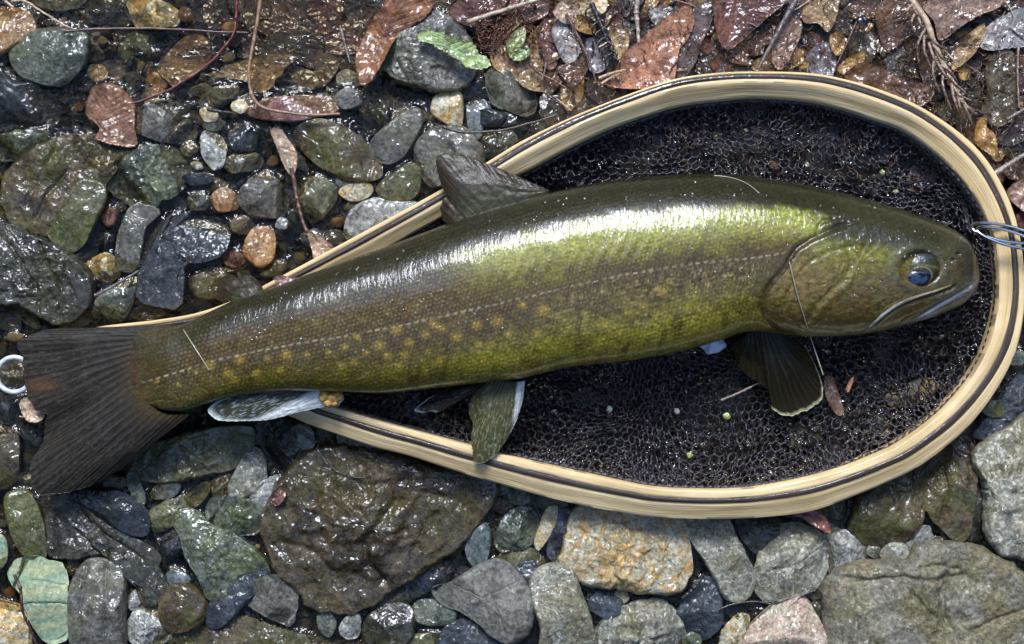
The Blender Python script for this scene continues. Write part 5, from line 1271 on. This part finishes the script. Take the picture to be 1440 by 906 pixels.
for i, (x, y, L) in enumerate(spots[:150]):
    kc = keys[i % 9]; cw = {'dark': 'blackish', 'purple': 'violet brown', 'tan': 'light brown', 'ochre': 'yellow brown'}.get(kc, kc + ('' if kc == 'brown' else ' brown'))
    rg = 'left of the net top' if x < 860 else 'above the top of the rim' if x < 1160 else 'in the upper right litter' if x < 1360 else 'along the right edge litter'
    leaf(cw + ' wet leaf half buried ' + rg, rand_leaf(x, y, L, L * r_.uniform(.4, .7), r_.uniform(0, 3.1), i), kc, 3.5 + 2.5 * r_.random(), 1.8, seed=100 + i, group=cw + ' buried leaves ' + rg)
# a few leaves seen through the mesh in the upper right of the bag
for i, (x, y, L, c) in enumerate([(1180, 190, 34, 'brown'), (1250, 215, 30, 'brown'), (1300, 245, 34, 'pink'), (1085, 190, 30, 'dark'), (1330, 268, 26, 'brown'), (1240, 255, 26, 'dark'), (1088, 232, 10, 'ochre')]):
    lb = ['brown leaf under the mesh at the top middle of the bag', 'brown leaf under the mesh up and left of the fish brow', 'pinkish leaf under the mesh in the upper right of the bag', 'blackish leaf under the mesh above the fish shoulder', 'brown leaf under the mesh next to the wire loop', 'blackish leaf under the mesh just above the fish head', 'small ochre leaf under the mesh touching the fish back'][i]
    leaf(lb, rand_leaf(x, y, L, L * .6, i * 1.1, 900 + i), c, 2.2, .5, seed=400 + i, group='leaves under the net mesh')

# ------------------------------------------------------------------ twigs and stalks
def barkmat(name, c1, c2, wet=.8):
    m = NT(name); v = m.objvec(); n = m.noise(v, 260, 6, .65, .4)
    oc = m.objcolor(); c = m.mix(1.0, m.mix(m.ramp(n, .35, .65), c1, c2), oc, 'MULTIPLY')
    m.pbsdf(c, .45, m.bump(n, .0008), wet, .08, m.bump(m.noise(v, 700, 3), .0006), spec=.4); return m.m
M['twig'] = barkmat('twig_bark', (.55, .50, .45), (1.1, 1.05, 1.0))
def twig(label, pts, r, z, col, z2=None, name='twig', cat='twig', taper=.6, nodes=True, seed=0, parent=None, grp='twigs and stalks', mm=None):
    """radius in px, heights in millimetres"""
    q = resample(catmull(pts, 8), max(12, int(len(pts) * 14)))
    n = len(q); t = np.linspace(0, 1, n)
    zz = np.interp(t, np.linspace(0, 1, len(z)) if isinstance(z, (list, tuple)) else [0, 1], z if isinstance(z, (list, tuple)) else [z, z if z2 is None else z2]) / 1000.0
    w = n2(t * 9, t * 0 + seed, 1.0, 3)
    R = r * S * (1 - (1 - taper) * t) * (1 + .25 * w)
    if nodes:
        for nd in np.random.default_rng(seed).uniform(.1, .9, 3): R = R * (1 + .5 * np.exp(-((t - nd) / .012) ** 2))
    Pth = Wn(q[:, 0] + .8 * w, q[:, 1] + .8 * w[::-1], zz + .0004 * w)
    loc = Pth[n // 2].copy()
    me = tube_mesh(name, Pth - loc, R, 8)
    o = link(name, me, mm or M['twig'], parent, tuple(loc))
    o.color = col + (1,)
    if parent is None: tag(o, label, cat, grp)
    return o
RED = (.16, .028, .022); TAN = (.30, .17, .10); PALE = (.52, .40, .28); DK = (.035, .022, .016); GRY = (.24, .20, .18); BRN = (.12, .055, .035)
TW = [
 ('red stalk curving down through the shallow water at the top left', P('333,-6 332,25 328,48 312,70 291,92 254,117 225,132 185,146'), 2.2, (8, 5, 3), RED),
 ('straight reddish twig lying level across the top left stones', P('90,44 140,41 200,40 260,42 310,45 350,46'), 2.0, (9, 6, 5), BRN),
 ('pale forked twig reaching in from the top left corner', P('16,2 35,2 66,21 98,40'), 1.9, (8, 8, 8), PALE),
 ('short pale twig end in the top left corner', P('-4,-8 8,2 19,11'), 2.6, (8, 8), PALE),
 ('tall tan stalk bending right over the flat pink stone', P('367,-6 361,35 352,85 350,108 356,138 372,152 400,158 440,162 478,160'), 3.0, (10, 9, 8, 8), TAN),
 ('pale bar like stem sloping at the top edge over the red leaf', P('657,31 700,17 775,-6'), 3.6, (10, 12), (.45, .38, .28)),
 ('grey white stick at the top edge left of the big rust leaf', P('897,-8 895,20 897,40 898,60'), 3.8, (15, 14), (.42, .36, .32)),
 ('thin brown twig slanting across the silver leaf', P('796,20 815,55 830,90 839,117'), 2.4, (14, 13), (.13, .08, .06)),
 ('split pale stalk against the rim below the tan brown leaf', P('842,110 860,103 880,98'), 2.2, (15, 16), (.45, .33, .2)),
 ('second split stalk just under the first one', P('845,118 858,110 872,103'), 1.8, (14, 15), (.45, .36, .25)),
 ('dark twig crossing the pale blue green pebble', P('622,178 650,186 700,184 735,176 770,166 785,160'), 2.3, (11, 11), DK),
 ('grey violet twig from the top edge over the pinkish torn leaf', P('1124,-8 1105,25 1085,62 1066,97'), 4.2, (15, 15), (.13, .105, .11)),
 ('thin stalk from the berry down to the rim', P('1205,30 1195,52 1185,74 1176,92'), 1.6, (15, 14), BRN),
 ('thin upright stalk near the right edge', P('1432,66 1431,105 1433,152'), 1.8, (16, 15), (.30, .21, .15)),
 ('grey lichen stick at the right edge outside the rim', P('1398,245 1420,231 1446,214'), 4.6, (16, 18), (.28, .24, .20)),
 ('short stick just above the grey lichen stick', P('1416,168 1430,160 1446,150'), 2.6, (17, 17), (.24, .20, .17)),
 ('dark reddish twig lying on the green banded stone', P('20,808 29,830 32,860 45,890 55,918'), 2.4, (19, 20, 16, 12), (.075, .035, .03)),
 ('bent grey stalk under the blue slate foot', P('133,416 160,402 195,381'), 2.6, (7, 8), (.13, .11, .11)),
 ('brown curled stalk running from the beige leaf strip to the rim', P('410,236 414,258 420,290 430,322 445,335 468,348'), 3.4, (8, 8, 9, 10), BRN),
 ('black thin root over the top of the giant boulder', P('445,630 458,650 475,664 495,671 515,672'), 1.9, (17, 18, 17), (.02, .018, .018)),
 ('black stick end beside the cream pebble', P('291,154 310,157 327,159'), 2.8, (6, 6), (.02, .015, .012)),
 ('pale stalk piece lying in the mesh beside the pectoral fin', P('1014,563 1040,552 1070,537'), 1.7, (14, 17), (.45, .36, .28)),
 ('white hooked plant stalk under water below the brown leaf', P('478,36 484,58 492,88'), 1.6, (-1.5, -2), (.28, .28, .24)),
 ('brown twig between leaf litter and square grey stone', P('745,90 760,104 780,114 795,124'), 2.6, (10, 11), BRN),
 ('thin twig on the knobbly stone at the dorsal fin corner', P('770,135 790,148 800,160'), 1.6, (12, 12), DK),
 ('pale straw crossing the tan brown round leaf', P('842,67 860,56 876,47'), 1.3, (16, 16), PALE),
 ('black stick below the lower right boulder gap', P('1010,858 1030,850 1060,846 1085,850'), 1.6, (5, 5), DK),
 ('dark stem between the big tan rock and blue glare stone', P('960,842 975,828 990,808'), 3.6, (5, 8), (.02, .017, .015)),
]
for i, (lb, pts, r, z, c) in enumerate(TW): twig(lb, pts, r, list(z), c, seed=i)
# short twigs and straws scattered in the litter
for i in range(70):
    x, y = r_.uniform(740, 1440), r_.uniform(-10, 240); a = r_.uniform(0, 3.14); L = r_.uniform(12, 38)
    if in_poly(np.array([x]), np.array([y]), RIMF[::4, :2])[0] or x - .5 * y < 690: continue
    dx, dy = math.cos(a) * L / 2, math.sin(a) * L / 2; b = r_.uniform(-4, 4)
    twig('thin broken straw caught in the leaf litter', [(x - dx, y - dy), (x + b, y + b), (x + dx, y + dy)], r_.uniform(.7, 1.5), [r_.uniform(9, 14)] * 2,
         [PALE, BRN, TAN, DK, GRY][i % 5], seed=200 + i, grp='broken straws in the leaf litter', cat='straw', name='straw')
# red rootlets near the top
rt = []
# conifer sprig
sprig = empty('conifer_sprig', W(1310, 60, .018)); tag(sprig, 'pale conifer sprig with drooping brown needles above the rim', 'sprig')
def part_twig(name, pts, r, z, col, seed, parent, flat=None):
    o = twig('', pts, r, z, col, seed=seed, name=name, parent=parent, nodes=False)
    o.location = tuple(a - b for a, b in zip(o.location, parent.location)); return o
part_twig('stem', P('1276,-8 1300,25 1308,45 1322,80 1338,112 1348,130'), 5.0, [19, 19, 18], (.55, .42, .28), 3, sprig)
NC = (.27, .185, .14)
needles = ['1290,22 1296,38 1300,48', '1302,40 1296,50 1290,66 1292,88', '1300,50 1300,72 1310,96', '1306,60 1312,78 1322,102', '1312,64 1322,76 1334,96', '1316,80 1312,94 1314,112 1322,130',
 '1318,88 1328,104 1344,122', '1326,100 1326,120 1332,140 1338,154', '1332,104 1344,118 1358,132', '1340,120 1350,134 1366,142', '1344,126 1352,142 1370,156', '1346,130 1350,150 1358,170',
 '1350,134 1358,152 1368,176', '1338,118 1342,140 1352,164', '1284,6 1276,14 1268,26', '1284,10 1290,20 1300,26', '1308,52 1320,64 1332,70', '1322,92 1336,100 1346,116', '1288,18 1282,30 1284,44', '1352,140 1366,156 1374,160']
for i, s_ in enumerate(needles): part_twig('needle', P(s_), 2.3, [19, 21, 16], tuple(c * (1 + .25 * math.sin(i * 5)) for c in NC), i, sprig)
# black conifer twig at the top
bt = empty('conifer_twig', W(845, 50, .014)); tag(bt, 'black conifer twig with scaly tips right of the silver leaf', 'twig', 'twigs and stalks')
part_twig('stem', P('832,5 845,35 855,60 866,92'), 4.0, [16, 16, 13], (.018, .016, .016), 5, bt)
for i in range(14):
    t = i / 14; x = 833 + 32 * t; y = 8 + 78 * t; sg = 1 if i % 2 else -1
    part_twig('needle', [(x, y), (x + sg * 9, y + 7), (x + sg * 8, y + 20)], 1.9, [16, 17, 14], (.020, .018, .020), i, bt)
# berry and bud
mm = NT('dark_berry'); v_ = mm.objvec(False); mm.pbsdf(mm.mix(.0, mm.objcolor(), (0, 0, 0)), .2, mm.bump(mm.noise(v_, 500, 3), .0004), 1.0, .04); M['berry'] = mm.m
for (x, y, r, c, z, lb, nm) in [(1213, 29, 7.5, (.02, .014, .018), .016, 'dark round berry at the end of the thin stalk', 'berry'), (1218, 43, 5.5, (.16, .09, .06), .015, 'small brown bud below the dark berry', 'bud'),
    (857, 575, 4.2, (.34, .42, .32), .012, 'pale green seed caught in the mesh left of the pectoral fin', 'seed'), (1022, 585, 5, (.30, .36, .12), .014, 'yellow green seed in the mesh below the pale stalk', 'seed'),
    (970, 640, 4.2, (.28, .34, .10), .012, 'yellow green seed in the mesh near the lower rim', 'seed'), (1241, 243, 4.0, (.22, .27, .10), .015, 'yellow green seed in the mesh above the fish head, upper one', 'seed'), (1260, 270, 3.5, (.20, .24, .10), .015, 'yellow green seed in the mesh close to the fish brow', 'seed'),
    (1135, 232, 3.5, (.22, .22, .12), .015, 'pale seed in the mesh above the fish nape', 'seed'), (952, 578, 4, (.35, .33, .28), .012, 'small pale crumb in the middle of the mesh', 'seed')]:
    a, b = np.meshgrid(np.linspace(0, np.pi, 12), np.linspace(0, 2 * np.pi, 20, endpoint=False), indexing='ij')
    p = np.stack([np.sin(a) * np.cos(b), np.sin(a) * np.sin(b), np.cos(a) * .85], -1).reshape(-1, 3)
    p = p * (1 + .45 * noise3(p * 1.4 + x))[:, None] * r * S
    o = link(nm, mesh_from(nm, p, [grid_faces(12, 20, True)]), M['berry'], None, W(x, y, z)); o.color = c + (1,)
    tag(o, lb, nm)
# milky blob below the belly
a, b = np.meshgrid(np.linspace(0, np.pi, 20), np.linspace(0, 2 * np.pi, 30, endpoint=False), indexing='ij')
p = np.stack([np.sin(a) * np.cos(b) * 16, -np.sin(a) * np.sin(b) * 12, np.cos(a) * 9], -1).reshape(-1, 3)
p = p * (1 + .35 * noise3(p / 11 + 4))[:, None] * S
mm = NT('milky_blob'); v_ = mm.objvec(False); mm.pbsdf((.50, .58, .72), .2, mm.bump(mm.noise(v_, 300, 3), .001), 1.0, .05); 
tag(link('blob', mesh_from('blob', p, [grid_faces(20, 30, True)]), mm.m, None, W(1002, 485, .022)), 'milky bluish blob lying in the mesh under the belly', 'blob')
# fishing line
mm = NT('fishing_line'); mm.pbsdf((.30, .27, .20), .25, None, 1.0, .05); M['line'] = mm.m
def line(label, pts, r, zo):
    q = resample(catmull(pts, 8), 60); z = surf_z(q[:, 0], q[:, 1]); z = np.maximum(np.nan_to_num(z), .020) + zo
    z = np.convolve(np.r_[[z[0]] * 4, z, [z[-1]] * 4], np.ones(9) / 9, 'valid') + .0006
    Pt = Wn(q[:, 0], q[:, 1], z); loc = Pt[30].copy()
    tag(link('fishing_line', tube_mesh('fishing_line', Pt - loc, r * S, 6), M['line'], None, tuple(loc)), label, 'fishing line', 'pieces of fishing line')
line('thin translucent line running down over the gill cover', P('1110,368 1120,410 1132,450 1145,490 1158,528'), .9, .0006)
line('fine line crossing the back above the head', P('1004,247 1028,250 1050,258 1068,272'), .7, .0004)
line('short fine line on the tail root', P('258,464 268,480 286,508 294,521'), .8, .0004)
# red moss tuft
def tuft(label, cx, cy, n, R, col, zc, seed):
    r2 = np.random.default_rng(seed); Vs = []; Fs = []; off = 0
    for k in range(n):
        a = r2.uniform(0, 6.28); d = R * r2.uniform(0, 1) ** .6; x, y = cx + d * math.cos(a), cy + d * math.sin(a) * .7; b = r2.uniform(0, 6.28); L = r2.uniform(6, 16)
        P0 = np.array([W(x, y, zc)], float)[0]; P1 = np.array(W(x + L * math.cos(b) * .5, y + L * math.sin(b) * .5, zc + r2.uniform(.0005, .004))); P2 = np.array(W(x + L * math.cos(b + .5), y + L * math.sin(b + .5), zc + r2.uniform(-.001, .004)))
        T = P2 - P0; Sd = np.cross(T, [0, 0, 1]); Sd /= np.linalg.norm(Sd) + 1e-9; w = r2.uniform(.6, 1.1) * S
        for Pt, ww in ((P0, w), (P1, w), (P2, w * .4)): Vs += [Pt + Sd * ww, Pt - Sd * ww, Pt + [0, 0, ww * 1.2]]
        for i in range(2):
            for j in range(3): Fs.append([off + i * 3 + j, off + i * 3 + (j + 1) % 3, off + i * 3 + 3 + (j + 1) % 3, off + i * 3 + 3 + j])
        off += 9
    o = link('moss', mesh_from('moss', np.array(Vs), np.array(Fs)), M['twig'], None); o.color = col + (1,)
    tag(o, label, 'moss', None, 'stuff')
tuft('tangle of red brown rootlets and moss at the top edge', 712, 48, 420, 46, (.15, .055, .028), .006, 4)
tuft('brown rootlets and plant crumbs all through the leaf litter', 1080, 60, 900, 300, (.10, .058, .038), .010, 9)
tuft('rootlets in the litter of the upper right corner', 1370, 150, 450, 130, (.12, .07, .045), .010, 12)
# pebbles that show through the bag
for (mt, x, y, rx, ry, ro, lb) in [('tan', 1296, 548, 22, 15, -25, 'yellowish stone showing through the mesh at the lower right of the bag'), ('olive', 1338, 532, 20, 14, -30, 'olive stone showing through the mesh close to the right rim'), ('tan', 1262, 562, 14, 10, 0, 'small pale stone seen through the mesh below the brown leaf scrap'),
    ('olive', 1130, 612, 26, 18, 10, 'dull green stone under the mesh below the pectoral fin'), ('grey', 1165, 640, 22, 14, 0, 'grey stone under the mesh beside the lower rim'), ('orange', 1082, 232, 9, 7, 0, 'small orange stone under the mesh above the fish back'), ('grey', 800, 250, 20, 12, 0, 'grey stone under the mesh near the dorsal fin'), ('green', 1232, 598, 16, 12, 0, 'green stone under the mesh near the lower right rim')]:
    stone(mt, 's', (x, y, rx, ry, ro), lb, 3.0, .9, group='stones under the net mesh')
# sodden leaves on the bottom of the shallow pool at the top
for i, (x, y, L, a, c) in enumerate([(400, 30, 46, .4, 'brown'), (455, 20, 40, 2.2, (.12, .045, .03)), (430, 62, 42, 1.2, 'dark'), (480, 55, 38, .2, (.11, .05, .035)), (385, 72, 36, 2.8, 'olive'), (345, 60, 34, 1.0, 'dark'), (500, 95, 30, .9, 'olive'), (455, 95, 34, 2.0, (.13, .10, .05)), (420, 110, 30, .1, (.15, .11, .06)), (360, 15, 34, 1.6, 'olive'), (245, 22, 26, .5, 'dark'), (150, 55, 26, 1.1, 'dark'), (520, 40, 36, 1.4, 'brown'), (300, 60, 30, .7, 'dark'), (100, 140, 30, .3, 'dark'), (110, 160, 26, 1.9, 'olive')]):
    leaf('sodden leaf lying on the bottom of the shallow brown water', rand_leaf(x, y, L, L * .62, a, 700 + i), c, -9.5 + .3 * (i % 5), .7, seed=700 + i, group='sodden leaves under the shallow water', stampit=False)
# ------------------------------------------------------------------ streambed, gravel, water
def pebble_proto(seed, n1=9, n2_=14):
    a, b = np.meshgrid(np.linspace(0, np.pi, n1), np.linspace(0, 2 * np.pi, n2_, endpoint=False), indexing='ij')
    p = np.stack([np.sin(a) * np.cos(b), np.sin(a) * np.sin(b), np.cos(a)], -1).reshape(-1, 3)
    r2 = np.random.default_rng(seed)
    for _ in range(6):
        n = r2.normal(size=3); n /= np.linalg.norm(n); d = r2.uniform(.62, .9); q = p @ n
        p = p - np.maximum(q - d, 0)[:, None] * n
    return p * (1 + .12 * fbm(p * 1.5 + seed, 2))[:, None], grid_faces(n1, n2_, True)
r_ = np.random.default_rng(99)
def hm(x, y): 
    ix = np.clip(((np.asarray(x) - RX0) / RS).astype(int), 0, RW - 1); iy = np.clip(((np.asarray(y) - RY0) / RS).astype(int), 0, RH - 1); return HM[iy, ix]
def litter_zone(x, y): return (x - .42 * y > 690) & (y < 300) & ~((x > 600) & in_poly(np.array([x]), np.array([y]), RIMF[::4, :2])[0])
# single filler pebbles
fp = []
tries = 0
poly_out = RIMF[::4, :2]
allx = r_.uniform(-20, 1460, 14000); ally = r_.uniform(-20, 926, 14000); inside = in_poly(allx, ally, poly_out)
fishin = (ally > np.interp(allx, UPc[:, 0], UPc[:, 1])) & (ally < np.interp(allx, LOc[:, 0], LOc[:, 1])) & (allx > 170)
protos = [mesh_from('pebble', *(lambda t: (t[0], [t[1]]))(pebble_proto(s, 14, 22))) for s in range(10)]
pm = ['dark', 'olive', 'grey', 'black', 'green', 'brown', 'dark', 'slate', 'olive', 'black', 'teal', 'orange', 'dark', 'white', 'grey', 'tan']
pmesh = {}
for x, y, ins, fi in zip(allx, ally, inside, fishin):
    if len(fp) >= 290: break
    if ins or fi: continue
    if x - .42 * y > 660 and y < 300: continue
    if 330 < x < 640 and y < 112: continue
    r = r_.uniform(6.5, 14.5)
    if hm(x, y) > -.02: continue
    t = np.linspace(0, 6.28, 8); cov = (hm(x + r * .85 * np.cos(t), y + r * .85 * np.sin(t)) > -.02).mean()
    if cov > .30: continue
    if any(math.hypot(x - a, y - b) < .8 * (r + c) for a, b, c in fp): continue
    fp.append((x, y, r))
for i, (x, y, r) in enumerate(fp):
    mt = pm[r_.integers(0, len(pm))]; k = (i % 10, mt)
    if k not in pmesh: mm_ = protos[i % 10].copy(); mm_.materials.append(M[mt]); pmesh[k] = mm_
    z = -.0050 + r_.uniform(-.0015, .0010)
    o = bpy.data.objects.new('pebble', pmesh[k]); COL.objects.link(o); o.location = W(x, y, z)
    o.scale = (r * S * r_.uniform(.9, 1.25), r * S * r_.uniform(.8, 1.0), r * S * r_.uniform(.45, .62)); o.rotation_euler = (r_.uniform(-.25, .25), r_.uniform(-.25, .25), r_.uniform(0, 6.28))
    b = r_.uniform(.75, 1.2); o.color = (b, b, b, 1)
    cw = {'dark': 'dark', 'black': 'black', 'slate': 'blue black', 'grey': 'grey', 'green': 'grey green', 'olive': 'olive', 'brown': 'brown', 'teal': 'blue grey', 'orange': 'orange', 'white': 'pale', 'tan': 'yellowish'}[mt]
    rg = ('among the stones above the tail' if x < 330 else 'among the stones above the fish back') if y < 455 else ('near the tail fin' if x < 260 and y < 700 else 'in the lower left corner' if x < 400 else 'below the lower net rim' if x < 900 else 'at the lower right')
    tag(o, 'small ' + cw + ' wet pebble in a gap ' + rg, 'pebble', 'small ' + cw + ' gap pebbles ' + rg)
    p = np.array([v.co for v in protos[i % 10].vertices]) * np.array(o.scale); c, s = math.cos(o.rotation_euler.z), math.sin(o.rotation_euler.z)
    stamp(np.stack([p[:, 0] * c - p[:, 1] * s, p[:, 0] * s + p[:, 1] * c, p[:, 2]], -1) + np.array(o.location))
# gravel as one mass
gp = [pebble_proto(50 + s, 6, 8) for s in range(12)]
def gravel(name, label, n, mat, rlo, rhi, zoff, seed, where):
    r2 = np.random.default_rng(seed); X = r2.uniform(-240, 1680, n); Y = r2.uniform(-240, 1150, n)
    ok = where(X, Y); X, Y = X[ok], Y[ok]; n = len(X); R = r2.uniform(rlo, rhi, n) * S
    out = (X < -30) | (X > 1470) | (Y < -30) | (Y > 936); R = np.where(out, R * r2.uniform(1, 5, n), R)
    g = ground_z(X, Y) + zoff; Vs = []; Fs = []; off = 0
    for k in range(12):
        m_ = np.arange(n) % 12 == k; p, f = gp[k]; c = m_.sum(); a = r2.uniform(0, 6.28, c)
        sc = np.stack([R[m_] * r2.uniform(.9, 1.3, c), R[m_] * r2.uniform(.75, 1, c), R[m_] * r2.uniform(.45, .7, c)], -1)
        q = p[None] * sc[:, None]; x = q[..., 0] * np.cos(a)[:, None] - q[..., 1] * np.sin(a)[:, None]; y = q[..., 0] * np.sin(a)[:, None] + q[..., 1] * np.cos(a)[:, None]
        base = Wn(X[m_], Y[m_], g[m_]); v = np.stack([x, y, q[..., 2]], -1) + base[:, None]
        Vs.append(v.reshape(-1, 3)); Fs.append((f[None] + (np.arange(c) * len(p))[:, None, None] + off).reshape(-1, 4)); off += c * len(p)
    V = np.vstack(Vs); o = link(name, mesh_from(name, V, np.vstack(Fs)), M[mat], None); tag(o, label, 'gravel', None, 'stuff'); return V
def wh(X, Y):
    lit = (X - .42 * Y > 670) & (Y < 230)
    deep = (X > 330) & (X < 640) & (Y < 118)
    ins_ = in_poly(X, Y, inner_poly)
    return ~((lit | deep | ins_) & (np.random.default_rng(3).random(len(X)) < .8))
for i, (mt, n, lo, hi, zo, lb) in enumerate([('dark', 5200, 3, 7.5, .001, 'dark wet gravel between the stones'), ('grey', 2400, 2.5, 6, .0015, 'grey grit between the stones'), ('brown', 2400, 2.5, 6.5, .0012, 'brown grit between the stones'), ('tan', 500, 2, 4.5, .002, 'pale crumbs of grit between the stones')]):
    gravel('gravel', lb, n, mt, lo, hi, zo, 11 + i, wh)
# stones seen through the mesh
# streambed sheet
m = NT('streambed_silt'); v_ = m.objvec(False)
n1 = m.noise(v_, 30, 6, .65, .5); nf = m.noise(v_, 300, 8, .7)
c = m.mix(m.ramp(n1, .38, .62), (.020, .015, .010), (.060, .042, .024)); c = m.mix(m.ramp(nf, .5, .7), c, (.10, .08, .05))
m.pbsdf(c, .5, m.bump(nf, .003), .8, .1, m.bump(m.noise(v_, 250, 6), .001), spec=.15)
gxs = np.concatenate([[-60000, -9000, -2500, -900, -400], np.arange(-200, 1645, 5.0), [1900, 2500, 4200, 11000, 62000]]); gys = np.concatenate([[-60000, -9000, -2500, -900, -400], np.arange(-200, 1110, 5.0), [1400, 1900, 3500, 11000, 62000]])
GX2, GY2 = np.meshgrid(gxs, gys); far = (np.abs(GX2 - 720) > 1400) | (np.abs(GY2 - 453) > 1100)
GZ = np.where(far, -.012, ground_z(np.clip(GX2, -400, 1900), np.clip(GY2, -400, 1400)))
V = np.stack([(GX2 - 720) * S, (453 - GY2) * S, GZ], -1).reshape(-1, 3)
tag(link('ground', mesh_from('ground', V, [grid_faces(len(gys), len(gxs))[:, ::-1]]), m.m), kind='structure')
# water sheet that climbs a little up every stone it touches
wet = HM > WATER_Z + .0004
D = np.where(wet, 0.0, 99.0)
for _ in range(6):
    for dy, dx, w in ((0, 1, 1), (1, 0, 1), (0, -1, 1), (-1, 0, 1), (1, 1, 1.4), (-1, -1, 1.4), (1, -1, 1.4), (-1, 1, 1.4)):
        D = np.minimum(D, np.roll(np.roll(D, dy, 0), dx, 1) + w)
wx = RX0 + (np.arange(RW) + .5) * RS; wy = RY0 + (np.arange(RH) + .5) * RS
WX, WY = np.meshgrid(wx, wy)
dpx = D * RS
Z = WATER_Z + .0017 * np.exp(-dpx / 4.5) + .00025 * n2(WX / 40, WY / 40, 7.7, 3)
edge = np.minimum.reduce([WX - wx[0], wx[-1] - WX, WY - wy[0], wy[-1] - WY]); Z = np.where(edge < 6, WATER_Z, Z)
V = np.stack([(WX - 720) * S, (453 - WY) * S, Z], -1).reshape(-1, 3)
m = NT('stream_water'); v_ = m.objvec(False)
nb = m.bump(m.math('ADD', m.noise(v_, 45, 4, .55, .6), m.math('MULTIPLY', m.noise(v_, 190, 3, .5), .22)), .0035, 1.0)
fr = m.n('ShaderNodeFresnel'); fr.inputs['IOR'].default_value = 1.33; m.l(nb, fr.inputs['Normal'])
tr = m.n('ShaderNodeBsdfTransparent'); tr.inputs[0].default_value = (.80, .74, .60, 1)
gl = m.n('ShaderNodeBsdfGlossy'); gl.inputs['Roughness'].default_value = .03; m.l(nb, gl.inputs['Normal'])
mx = m.n('ShaderNodeMixShader'); m.l(fr.outputs[0], mx.inputs[0]); m.l(tr.outputs[0], mx.inputs[1]); m.l(gl.outputs[0], mx.inputs[2]); m.l(mx.outputs[0], m.out.inputs['Surface'])
tag(link('water', mesh_from('water', V, [grid_faces(RH, RW)[:, ::-1]]), m.m), kind='structure')
